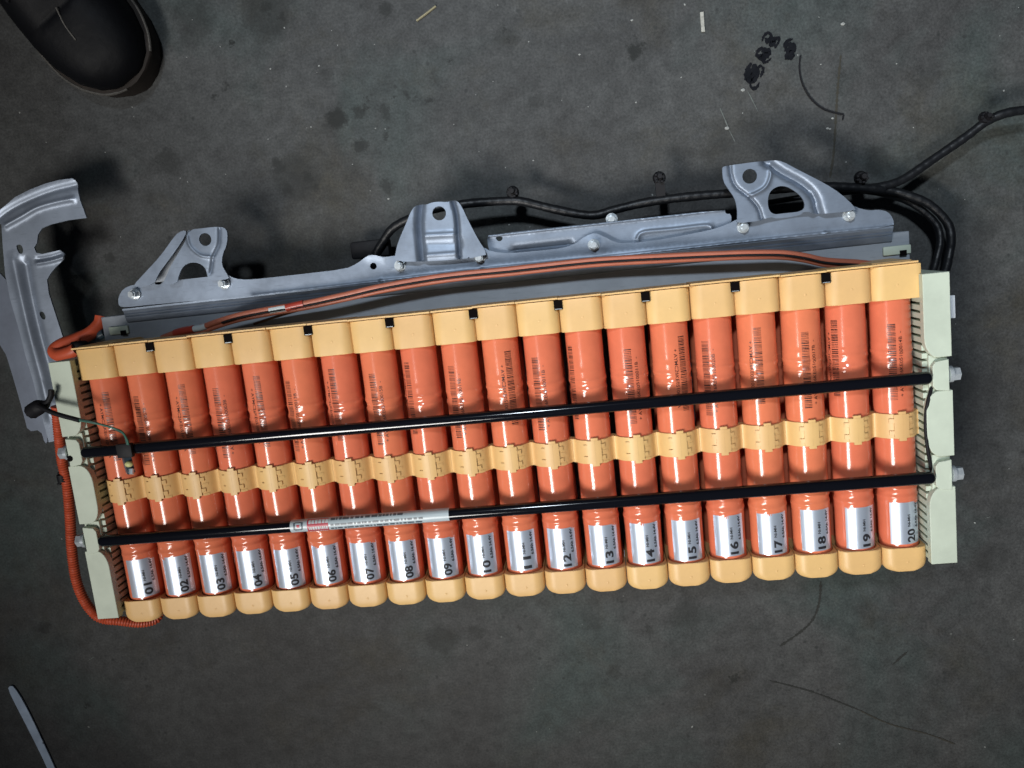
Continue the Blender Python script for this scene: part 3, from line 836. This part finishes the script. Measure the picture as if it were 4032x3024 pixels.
# end pieces of pale plastic seen in the cut-outs
for px_, w_ in (((3530, 985), .012), ((470, 1300), .010)):
    p = P(*px_, ZT + .001)
    local(box('plastic_lug', p.x - w_, p.x + w_, p.y - .004, p.y + .004, ZT, ZT + .003, M_PALE, tray, .001))
    local(box('notch_shade_patch', p.x + .002, p.x + .008, p.y - .0055, p.y - .0005, ZT + .003, ZT + .0034, M_DARK, tray))  # thin black pad on the lug, paints the shade of a notch
ZF = 0.078
rail = [(466, 1206), (466, 1168), (485, 1137), (524, 1120), (700, 1103), (895, 1081), (925, 1097), (960, 1101), (1000, 1100), (1180, 1080), (1362, 1059), (1407, 1037), (1440, 1012), (1462, 1003), (1485, 1006), (1511, 1013), (1552, 1007), (1583, 1006), (1624, 1015), (1678, 1020), (1760, 1013), (1836, 1003), (1868, 978), (1904, 973), (1935, 991), (2000, 998), (2110, 988), (2216, 977), (2262, 961), (2307, 928), (2343, 916), (2375, 930), (2420, 953), (2456, 959), (2560, 950), (2700, 925), (2800, 905), (2860, 885), (2904, 862), (2936, 857), (3150, 833), (3361, 810), (3388, 822), (3424, 829), (3460, 825), (3496, 833), (3517, 860), (3520, 893),
        (3252, 920), (2936, 954), (2488, 1003), (1900, 1063), (1565, 1102), (1316, 1127), (1000, 1167), (760, 1185), (561, 1203), (497, 1210)]
local(sheet('mounting_rail', rail, ZF, M_ZINC, tray, holes=[(1470, 1048, 13)],
      feats=[([(1452, 1007), (1475, 1002), (1511, 1013)], .004, .0012), ([(1500, 1106), (1900, 1060)], .0015, .001), ([(3250, 917), (3516, 892)], .0015, .001), ([(1000, 1163), (1500, 1106)], .0015, .001), ([(1900, 1060), (2488, 1001), (2936, 951), (3250, 917)], .0015, .001),
             ([(1575, 1045), (1590, 1045)], .006, .0015), ([(1885, 1015), (1890, 1015)], .006, .0015), ([(2335, 965), (2340, 965)], .006, .0012)], step=.0026))
# fold and lip between rail and ledge
bm = bmesh.new()
pts = [(-.352, .2995), (.3735, .2990)]
def strip(x0, x1, prof):
    n = len(prof); vv = [bm.verts.new((x, y, z)) for x in (x0, x1) for y, z in prof]
    for i in range(n - 1): bm.faces.new((vv[i], vv[i + 1], vv[n + i + 1], vv[n + i]))
strip(-.3505, .3735, [(.3005, .0776), (.2987, .0775), (.2972, .0764), (.2958, .0757), (.2952, .0750), (.2946, .0757), (.2932, .0750), (.2926, .0742), (.2920, .0748), (.2895, .0738), (.2872, .0728), (.2862, .0700)])
o = local(link('rail_fold', sharp(from_bm('rail_fold', bm, M_ZINC), 12), None, tray, False))
o.modifiers.new('solid', 'SOLIDIFY').thickness = .0012

# left bracket
ZB = .088
lear = [(746, 905), (800, 898), (859, 892), (886, 898), (896, 916), (894, 962), (876, 1002), (872, 1043), (893, 1079), (905, 1100), (820, 1105), (815, 1075), (805, 1050), (780, 1035), (750, 1033), (722, 1047), (705, 1080), (695, 1120), (640, 1118), (660, 1076), (668, 1055), (700, 1000), (735, 940)]
local(sheet('mounting_bracket', lear, ZB, M_ZINC, tray, holes=[(808, 943, 24)],
      feats=[([(738, 930), (750, 970), (790, 1005), (838, 1012)], .0016, .0012), ([(862, 900), (860, 960), (838, 1012), (828, 1070)], .0013, -.0018)], thick=.002, step=.0016))
lstrip = [(719, 907), (735, 910), (728, 930), (700, 975), (660, 1030), (625, 1075), (606, 1120), (540, 1130), (526, 1122), (560, 1085), (633, 1007), (690, 925)]
local(sheet('mounting_bracket', lstrip, ZB + .002, M_ZINC, tray, thick=.002, step=.0018))
local(sheet('bracket_web', [(740, 905), (752, 906), (735, 945), (700, 1003), (668, 1058), (640, 1120), (603, 1120), (628, 1072), (665, 1026), (702, 972), (728, 928)], ZB - .010, M_ZINCD, tray, thick=.0015, step=.003))
# middle bracket
mid = [(1552, 1030), (1556, 1003), (1566, 955), (1601, 876), (1615, 838), (1632, 812), (1656, 803), (1678, 806), (1705, 796), (1732, 794), (1758, 796), (1778, 788), (1800, 790), (1818, 813), (1845, 872), (1886, 949), (1909, 982), (1915, 1010), (1700, 1030)]
local(sheet('mounting_bracket', mid, ZB, M_ZINC, tray, holes=[(1729, 840, 27)],
      feats=[([(1655, 805), (1650, 870), (1652, 930), (1660, 1022)], .0028, -.0065), ([(1782, 792), (1797, 850), (1803, 930), (1808, 1010)], .0016, -.005), ([(1675, 928), (1798, 922)], .0025, .0016), ([(1678, 1006), (1800, 998)], .0022, .0014), ([(1680, 960), (1798, 958)], .004, -.0012)], thick=.002, step=.0015))
# right bracket
rgt = [(2843, 665), (2848, 655), (2880, 650), (3000, 634), (3050, 630), (3085, 637), (3130, 662), (3250, 723), (3310, 762), (3362, 810), (3370, 830), (3210, 845), (3175, 830), (3020, 858), (2990, 870), (2900, 880), (2904, 855), (2902, 820), (2893, 780), (2868, 745), (2848, 715)]
local(sheet('mounting_bracket', rgt, ZB, M_ZINC, tray,
      holes=[(2952, 694, 29), [(3022, 790), (3030, 755), (3060, 733), (3095, 732), (3135, 755), (3160, 780), (3170, 805), (3162, 830), (3100, 842), (3045, 845), (3026, 825)]],
      feats=[([(2875, 650), (2880, 690), (2900, 735), (2950, 775), (2985, 815), (3000, 860)], .0014, -.0024), ([(3015, 636), (3080, 680), (3160, 725), (3205, 770), (3222, 820), (3232, 850)], .0030, -.0055),
             ([(3030, 650), (3034, 690), (3015, 735), (2975, 762), (2948, 770)], .0016, .0016), ([(3195, 760), (3212, 800)], .0015, .001)], thick=.002, step=.0016))
# raised cover plate between the middle and right brackets
cov = [(1918, 935), (1927, 923), (2400, 873), (2853, 824), (2857, 842), (2879, 842), (2880, 878), (2840, 905), (2500, 985), (2000, 1010), (1935, 1000), (1922, 975)]
local(sheet('cover_plate', cov, ZF - .006, M_ZINC, tray, holes=[[(1951, 932), (1980, 930), (1978, 945), (1966, 951), (1955, 945)]],
      feats=[([(2511, 938), (2533, 915), (2650, 903), (2785, 888), (2800, 905)], .0018, .0016), ([(1922, 930), (2400, 877), (2850, 828)], .0012, .0012), ([(2030, 985), (2240, 962)], .0030, -.004)], thick=.0016, step=.0024))
# bolts standing on the rail
def stud(u, v, r=.0042, h=.009, z=ZF):
    p = P(u, v, z + h); bm = bmesh.new()
    bmesh.ops.create_cone(bm, cap_ends=True, segments=22, radius1=.0056, radius2=.0054, depth=.0016, matrix=Matrix.Translation((p.x, p.y, z + .0012)))
    bmesh.ops.create_cone(bm, cap_ends=True, segments=6, radius1=r, radius2=r * .97, depth=h - .003, matrix=Matrix.Translation((p.x, p.y, z + (h + .001) / 2)) @ Matrix.Rotation(u % 3, 4, 'Z'))
    bmesh.ops.create_cone(bm, cap_ends=True, segments=16, radius1=r * .72, radius2=r * .62, depth=h * .35, matrix=Matrix.Translation((p.x, p.y, z + h * .92)))
    local(link('bolt', sharp(from_bm('bolt', bm, M_BOLT)), None, tray, False))
for u, v in [(515, 1160), (870, 1118), (1568, 1047), (1885, 1014), (2338, 964), (2932, 893), (3353, 845)]: stud(u, v)
stud(2409, 862, .0042, .006, ZF - .012)

# ------------------------------------------------------------------ cables
tape_rf = lambda r: (lambda s, i: r * (1 + .022 * math.sin(s * 700) + .03 * math.sin(s * 150 + 1)))
har = thing('wiring_harness', 'black tape wrapped wiring harness running behind the brackets to the right edge', 'cable', tuple(P(2600, 790, 0)))
def hp_(name, pts, r, mt=M_TAPE, **k):
    o = tube(name, [P(u, v, z) for u, v, z in pts], r, mt, har, **k)
    for v in o.data.vertices: v.co -= har.location
    return o
hp_('harness_trunk', [(1470, 1040, .030), (1482, 995, .034), (1506, 953, .036), (1545, 900, .040), (1610, 862, .044), (1700, 825, .046), (1823, 804, .046), (1904, 796, .044), (2000, 791, .042), (2058, 794, .042), (2171, 821, .040), (2284, 844, .040), (2352, 846, .040), (2420, 826, .040), (2533, 799, .042), (2646, 782, .044), (2760, 770, .044), (2863, 762, .044), (3000, 750, .042), (3150, 738, .040), (3288, 735, .038), (3433, 742, .036), (3480, 746, .034)], .0042, sides=14, step=.0009, rf=tape_rf(.0042))
hp_('harness_branch', [(3430, 742, .034), (3500, 728, .034), (3569, 699, .032), (3682, 622, .030), (3800, 541, .030), (3885, 478, .032), (3964, 445, .034), (4060, 430, .034)], .0036, sides=14, step=.0009, rf=tape_rf(.0041))
hp_('harness_branch', [(3420, 740, .032), (3500, 750, .032), (3569, 767, .034), (3659, 805, .036), (3727, 873, .038), (3745, 935, .040), (3738, 1000, .040), (3720, 1075, .045), (3690, 1140, .05)], .0034, sides=14, step=.0009, rf=tape_rf(.0040))
hp_('harness_branch', [(3380, 745, .026), (3480, 762, .026), (3570, 790, .026), (3640, 835, .028), (3690, 890, .030), (3702, 950, .032), (3688, 1020, .034), (3665, 1100, .04)], .0028, sides=14, step=.0009, rf=tape_rf(.0034))
hp_('harness_branch', [(3010, 800, .03), (3200, 770, .028), (3400, 752, .028)], .0026, sides=10)
def hclip(u, v, z, sc=1.0, stem=None):
    p = P(u, v, z); bm = bmesh.new(); rnd = random.Random(int(u))
    bmesh.ops.create_cone(bm, cap_ends=True, segments=14, radius1=.0062 * sc, radius2=.0048 * sc, depth=.004, matrix=Matrix.Translation(p))
    bmesh.ops.create_cone(bm, cap_ends=True, segments=10, radius1=.0028 * sc, radius2=.0022 * sc, depth=.012, matrix=Matrix.Translation(p + Vector((0, .001, .003))))
    for k in range(6):
        a = k * 1.05 + rnd.random()
        box_bm(bm, p.x + .0045 * math.cos(a) * sc - .0012, p.x + .0045 * math.cos(a) * sc + .0012, p.y + .004 * math.sin(a) * sc - .001, p.y + .004 * math.sin(a) * sc + .001, p.z - .003, p.z + rnd.uniform(.002, .007), .0003, 1)
    if stem:
        q = P(*stem, z - .003); mid_ = (p + q) / 2; d = q - p
        mt_ = Matrix.Translation(mid_) @ d.to_track_quat('Z', 'Y').to_matrix().to_4x4() @ Matrix.Diagonal((.0085, .004, d.length, 1))
        bmesh.ops.create_cube(bm, size=1, matrix=mt_)
    for v_ in bm.verts: v_.co -= har.location
    link('cable_clip', sharp(from_bm('cable_clip', bm, M_RUB)), None, har, False)
hclip(2018, 757, .044); hclip(2596, 700, .046, 1.0, (2603, 785)); hclip(3392, 700, .040, 1.05); hclip(3880, 462, .036, .9)
p = P(1432, 985, .03); q = P(1560, 985, .03)
o = box('plug_connector', p.x - .013, p.x + .026, p.y - .008, p.y + .009, .018, .032, M_RUB, har, .002)
for v in o.data.vertices: v.co -= har.location

def zc(pts, dz=0): return [P(u, v, z + dz) for u, v, z in pts]
A = [(640, 1330, .080), (706, 1306, .088), (788, 1290, .094), (870, 1262, .098), (946, 1240, .100), (1059, 1218, .102), (1194, 1196, .102), (1362, 1160, .102), (1497, 1129, .102), (1678, 1097, .100), (1814, 1079, .100), (2000, 1061, .100), (2126, 1047, .100), (2352, 1024, .100), (2623, 1009, .100), (2800, 1001, .100), (2936, 996, .100), (3071, 996, .098), (3162, 1007, .096), (3252, 1026, .094), (3374, 1034, .090), (3430, 1040, .085)]
cab = thing('orange_cables', 'pair of orange cables with a thin black wire lying along the steel tray', 'cable', tuple(P(2000, 1061, 0)))
def cb(name, pts, r, mt, **k):
    o = tube(name, pts, r, mt, cab, **k)
    for v in o.data.vertices: v.co -= cab.location
    return o
cb('orange_cable', zc(A), .0028, M_OCAB, sides=14)
def below(k, dz): 
    out = []
    for (u, v, z) in A: out.append((u + 3, v + k, z + dz))
    return out
B = below(17, -.002)
cb('orange_cable', zc(B), .0023, M_OCAB, sides=12)
cb('black_wire', zc(below(9, .0025)[3:]), .0011, M_RUB, sides=8)
# brown shadow-side strand that swings wide in the middle
cb('brown_wire', zc([(1000, 1275, .07), (1200, 1215, .085), (1500, 1152, .094), (1800, 1103, .096), (2150, 1066, .096)]), .0013, mat('brown_wire_skin', (.10, .05, .035), .5), sides=8)
cb('red_sleeve', zc([(1127, 1212, .1025), (1160, 1204, .1025), (1196, 1196, .1025)]), .0036, M_RED, sides=14)
cb('red_sleeve', zc([(690, 1312, .0865), (720, 1303, .0895), (765, 1295, .093)]), .0036, M_RED, sides=14)
cb('white_tape', zc([(1062, 1222, .1025), (1095, 1216, .1025), (1127, 1211, .1025)]), .0031, M_WHITE, sides=12)
cb('white_tape', zc([(765, 1295, .093), (790, 1291, .0945), (812, 1284, .0955)]), .0031, M_WHITE, sides=12)

# corrugated conduits on the left
def corr(r): return lambda s, i: r * (1 + .09 * math.sin(s * math.tau / .0026))
con = thing('orange_conduit', 'corrugated orange conduit running down outside the left end plate', 'cable', tuple(P(250, 2000, 0)))
def cn(name, pts, r, mt=M_OCON, par=con, **k):
    o = tube(name, [P(*p_) for p_ in pts], r, mt, par, **k)
    for v in o.data.vertices: v.co -= par.location
    return o
cn('conduit_tube', [(222, 1600, .09), (227, 1650, .088), (236, 1740, .084), (246, 1820, .080), (262, 1890, .078), (270, 1960, .078), (277, 2049, .078), (281, 2139, .078), (288, 2210, .078), (302, 2290, .078), (330, 2360, .078), (368, 2412, .076), (405, 2436, .074), (470, 2444, .07), (552, 2452, .06), (610, 2440, .05), (628, 2415, .045)], .0045, sides=18, step=.00045, rf=corr(.0049))
cn('conduit_tie', [(245, 1868, .079), (250, 1895, .079)], .0054, M_RUB, sides=14)
bm = bmesh.new()
for k_ in range(7):
    p = P(238 + 5 * (k_ % 3), 1862 + 7 * k_, .078); rs = .0022
    box_bm(bm, p.x - .002, p.x + .002, p.y - .001, p.y + .001, p.z - .002, p.z + .003, .0003, 1)
p = P(242, 1880, .076); bmesh.ops.create_uvsphere(bm, u_segments=10, v_segments=6, radius=.0045, matrix=Matrix.Translation(p))
for v_ in bm.verts: v_.co -= con.location
link('tie_anchor', sharp(from_bm('tie_anchor', bm, M_RUB)), None, con, False)
lp = thing('orange_cable_loop', 'thick red orange cable loop with black plugs beside the first upper cap', 'cable', tuple(P(300, 1350, 0)))
cn('loop_cable', [(400, 1245, .06), (392, 1275, .062), (355, 1310, .068), (300, 1335, .074), (245, 1355, .08), (214, 1380, .084), (232, 1398, .088), (275, 1388, .09), (300, 1375, .09)], .0062, M_OCON, lp, sides=16)
cn('loop_cable', [(405, 1290, .06), (365, 1325, .07), (322, 1345, .078)], .0030, M_OCON, lp, sides=12)
cn('black_plug', [(285, 1366, .088), (312, 1362, .086), (335, 1360, .08)], .0050, M_RUB, lp, sides=12)
cn('black_plug', [(372, 1330, .065), (412, 1312, .065)], .0046, M_SLATE, lp, sides=12)

# temperature sensor and its lead
sen = thing('sensor_lead', 'black and green sensor lead crossing the left end plate to the upper rod', 'cable', tuple(P(300, 1650, 0)))
cn('black_sleeve', [(150, 1597, .15), (186, 1615, .153), (222, 1630, .155), (313, 1655, .157)], .0022, M_RUB, sen, sides=10)
cn('green_wire', [(310, 1655, .157), (358, 1663, .158), (403, 1673, .158), (448, 1686, .158), (481, 1701, .154), (500, 1730, .150), (505, 1750, .148)], .0010, M_GREEN, sen, sides=8)
cn('green_wire', [(310, 1650, .1575), (358, 1659, .1585), (410, 1675, .157), (455, 1692, .155), (488, 1712, .151), (500, 1750, .148)], .0008, mat('dark_green_wire', (.02, .05, .04), .5), sen, sides=8)
cn('lead_plug', [(125, 1620, .14), (150, 1605, .143), (180, 1592, .146), (200, 1560, .146), (202, 1535, .146)], .006, M_RUB, sen, sides=10, rf=lambda s, i: .0072 if s < .012 else max(.0026, .0072 - (s - .012) * .35))
sens = thing('sensor_clip', 'dark sensor clipped over the upper rod with a yellow green terminal below', 'sensor', tuple(P(490, 1760, .15)))
def sb(name, o):
    for v in o.data.vertices: v.co -= sens.location
    return o
a = P(485, 1752, .147)
sb('', box('clip_body', a.x - .0075, a.x + .0075, YU - .0066, YU + .0066, .1425, .1480, M_RUB, sens, .0012))
b0 = P(493, 1788, .140); b1 = P(515, 1860, .136)
sb('', link('sensor_arm', tube_mesh('sensor_arm', [Vector((b0.x, YU - .004, .1405)), b0 + Vector((0, .002, 0)), b1], .0048, sides=4, mt=M_SLATE), None, sens, False))
g = P(508, 1827, .141)
bm = bmesh.new(); bmesh.ops.create_uvsphere(bm, u_segments=12, v_segments=8, radius=1, matrix=Matrix.Translation(g) @ Matrix.Diagonal((.0040, .0030, .003, 1)))
sb('', link('yellow_terminal', from_bm('yellow_terminal', bm, mat('yellow_green_plastic', (.50, .50, .22), .5)), None, sens))
g = P(519, 1857, .140)
bm = bmesh.new(); bmesh.ops.create_cone(bm, cap_ends=True, segments=8, radius1=.0024, radius2=.0022, depth=.005, matrix=Matrix.Translation(g) @ Matrix.Rotation(1.2, 4, 'X'))
sb('', link('metal_terminal', sharp(from_bm('metal_terminal', bm, M_BOLT)), None, sens, False))

# black lead between the rods on the right
tag(tube('black_lead', [P(*q_) for q_ in [(3660, 1440, .129), (3674, 1462, .129), (3676, 1490, .1295), (3668, 1525, .133), (3655, 1575, .137), (3646, 1626, .136), (3645, 1694, .136), (3652, 1762, .137), (3664, 1830, .133), (3676, 1880, .129), (3682, 1905, .129)]], .0016, M_RUB, sides=8), 'thin black lead bowed between the two rods at the right end plate', 'cable')

# ------------------------------------------------------------------ loose bracket on the left
sc_ = thing('loose_bracket', 'loose pressed zinc steel bracket at the left edge with slotted holes', 'bracket', tuple(P(120, 1200, 0)))
ZS = .060
lo1 = [(-60, 850), (5, 822), (59, 776), (120, 745), (181, 722), (235, 708), (285, 702), (297, 712), (316, 790), (341, 858), (271, 867), (203, 883), (165, 899), (149, 925), (145, 957), (134, 975), (143, 995), (167, 1000), (235, 985), (255, 1000), (253, 1020), (226, 1045), (200, 1075), (185, 1102), (192, 1156), (217, 1233), (246, 1323), (262, 1400), (275, 1470), (262, 1560), (245, 1640), (222, 1735), (192, 1742), (165, 1640), (130, 1500), (100, 1400), (75, 1300), (40, 1180), (20, 1080), (10, 960), (5, 880), (-60, 900)]
o = sheet('bracket_sheet', lo1, ZS, M_ZINCB, sc_, holes=[[(62, 968), (72, 962), (85, 965), (92, 985), (88, 1000), (74, 998)], [(153, 1230), (165, 1224), (178, 1238), (180, 1258), (168, 1258), (156, 1245)]],
      feats=[([(-20, 870), (20, 838), (70, 808), (150, 772), (220, 748), (302, 728)], .0030, -.0024), ([(25, 888), (90, 852), (150, 818), (220, 797), (285, 784)], .0026, .0030),
             ([(150, 1037), (200, 1028), (252, 1013)], .0020, .0024), ([(150, 1020), (200, 1011), (240, 998)], .0020, -.0018), ([(95, 1040), (120, 1180), (160, 1350), (220, 1560)], .0045, -.0040), ([(55, 1020), (85, 1160), (125, 1330), (165, 1480), (200, 1640)], .0040, .0026)], thick=.0018, step=.0019, smooth=0)
for v in o.data.vertices: v.co -= sc_.location
lo2 = [(-60, 1080), (15, 1070), (45, 1190), (80, 1310), (105, 1405), (135, 1505), (170, 1645), (190, 1735), (178, 1750), (160, 1692), (110, 1700), (95, 1640), (50, 1480), (15, 1370), (-60, 1300)]
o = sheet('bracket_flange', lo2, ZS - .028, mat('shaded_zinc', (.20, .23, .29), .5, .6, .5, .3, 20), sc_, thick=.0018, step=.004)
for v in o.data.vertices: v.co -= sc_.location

# ------------------------------------------------------------------ shoe and trouser leg
shoe = thing('work_shoe', 'black leather work shoe stepping in at the top left corner', 'shoe')
tip = P(566, 342, 0.01)
d2 = (P(250, -80, 0.01) - tip).to_2d().normalized()
tip3 = Vector((tip.x, tip.y, 0))
shoe.location = tip3
shoe.rotation_euler = (0, 0, math.atan2(d2.y, d2.x))     # local +x runs from toe to heel
WID = [(0, .004), (.004, .018), (.012, .031), (.028, .043), (.05, .050), (.08, .0525), (.11, .050), (.15, .043), (.19, .038), (.23, .038), (.26, .036), (.28, .026), (.29, .006)]
def wid(x):
    for (a, wa), (b, wb) in zip(WID, WID[1:]):
        if a <= x <= b: t_ = (x - a) / (b - a); return wa + (wb - wa) * t_
    return .004
def skew(x): return .006 * math.sin(min(x, .2) / .2 * math.pi)
xs_ = [0, .002, .004, .008, .012, .018, .028, .038, .05, .065, .08, .095, .11, .13, .15, .17, .19, .21, .23, .245, .26, .27, .28, .286, .29]
vs = []; fs = []
prof_s = [(0.0, .92), (.004, 1.0), (.012, 1.03), (.022, 1.05), (.0265, 1.03), (.0275, .97)]
K = 2
for x in xs_:
    for zz, k_ in prof_s: vs.append((x, skew(x) + wid(x) * k_, zz))
    for zz, k_ in reversed(prof_s): vs.append((x, skew(x) - wid(x) * k_, zz))
n = 2 * len(prof_s)
for i in range(len(xs_) - 1):
    for k_ in range(n): fs.append((i * n + k_, i * n + (k_ + 1) % n, (i + 1) * n + (k_ + 1) % n, (i + 1) * n + k_))
fs.append(tuple(range(n))); fs.append(tuple((len(xs_) - 1) * n + k_ for k_ in range(n)))
bm = bmesh.new(); me = mesh('sole', vs, fs); bm.from_mesh(me)
sl = link('sole', sharp(from_bm('sole', bm, M_SOLE), 50), None, shoe, False)
def top_h(x):
    T = [(0, .028), (.006, .043), (.02, .056), (.05, .064), (.08, .070), (.11, .082), (.15, .102), (.19, .118), (.24, .125), (.28, .115), (.29, .10)]
    for (a, ha), (b, hb) in zip(T, T[1:]):
        if a <= x <= b: return ha + (hb - ha) * (x - a) / (b - a)
    return .1
vs = []; fs = []; K = 20; xu = [x_ for x_ in xs_ if x_ >= .002]
xu = sorted(set(xu + [.072, .074, .0765, .079]))
for x in xu:
    wv = wid(x) * .97; h = top_h(x)
    for k_ in range(K + 1):
        a = math.pi * k_ / K
        c_, s_ = math.cos(a), math.sin(a)
        yy = math.copysign(abs(c_) ** .75, c_) * wv; zz = .026 + (abs(s_) ** .8) * (h - .026)
        cr_ = -.0022 * math.exp(-((x - .074 - .012 * c_ * c_) / .0022) ** 2) if k_ not in (0, K) else 0
        cr_ += .0012 * math.exp(-((abs(c_) - .35) / .07) ** 2) * (1 if x > .07 else 0)
        vs.append((x + .003, skew(x) + yy, zz + cr_ + .0006 * math.sin(x * 310 + c_ * 5)))
n = K + 1
for i in range(len(xu) - 1):
    for k_ in range(K): fs.append((i * n + k_, i * n + k_ + 1, (i + 1) * n + k_ + 1, (i + 1) * n + k_))
fs.append(tuple(range(n))); fs.append(tuple((len(xu) - 1) * n + k_ for k_ in range(n)))
bm = bmesh.new(); me = mesh('upper', vs, fs); bm.from_mesh(me)
link('upper', from_bm('upper', bm, M_LEATH), None, shoe)
M_LITEDGE = mat('pale_lit_edge', (.085, .08, .072), .6, 0, .3, .5, 300)  # pale colour that paints light catching the sole edge and toe
def on_upper(x, c_):
    a = math.acos(c_); h = top_h(x); return Vector((x + .003, skew(x) + math.copysign(abs(c_) ** .75, c_) * wid(x) * .97, .0266 + (math.sin(a) ** .8) * (h - .026)))
link('lit_welt_edge', tube_mesh('lit_welt_edge', [(x, skew(x) + wid(x) * 1.04, .0262) for x in (.0015, .005, .011, .02, .032, .05, .07, .09, .11)], .0014, sides=6, mt=M_LITEDGE), None, shoe, False)  # lit rim of the sole drawn as a pale tube
link('lit_welt_edge', tube_mesh('lit_welt_edge', [(x, skew(x) - wid(x) * 1.04, .0262) for x in (.014, .022, .032, .05, .07, .085)], .0013, sides=6, mt=M_LITEDGE), None, shoe, False)
link('toe_highlight', tube_mesh('toe_highlight', [on_upper(.045, .05), on_upper(.06, .02), on_upper(.075, -.02)], .0008, sides=6, mt=M_LITEDGE), None, shoe, False)  # highlight along the toe drawn as a thin pale tube
for k_, xl in enumerate((.105, .122, .139, .156)):
    link('lace', tube_mesh('lace', [on_upper(xl, .5), on_upper(xl + .002, .2) + Vector((0, 0, .004)), on_upper(xl, -.2) + Vector((0, 0, .004)), on_upper(xl, -.5)], .0022, sides=8, mt=M_RUB), None, shoe, False)
# trouser leg rising out of the picture
vs = []; fs = []; K = 28; H_ = [0.085 + .035 * i for i in range(24)]
for j, z in enumerate(H_):
    for k_ in range(K):
        a = math.tau * k_ / K
        rr_ = .062 + .022 * min(1, j / 20) + .003 * math.sin(3 * a + j * .9) + (.004 * math.sin(j * 1.7 + a) if j < 7 else .002 * math.sin(j + 2 * a))
        vs.append((.225 + .02 * j / 23 + rr_ * 1.1 * math.cos(a), rr_ * math.sin(a), z))
for j in range(len(H_) - 1):
    for k_ in range(K): fs.append((j * K + k_, j * K + (k_ + 1) % K, (j + 1) * K + (k_ + 1) % K, (j + 1) * K + k_))
fs.append(tuple((len(H_) - 1) * K + k_ for k_ in range(K)))
lg = link('trouser_leg', mesh('trouser_leg', vs, fs, M_CLOTH), None, shoe)
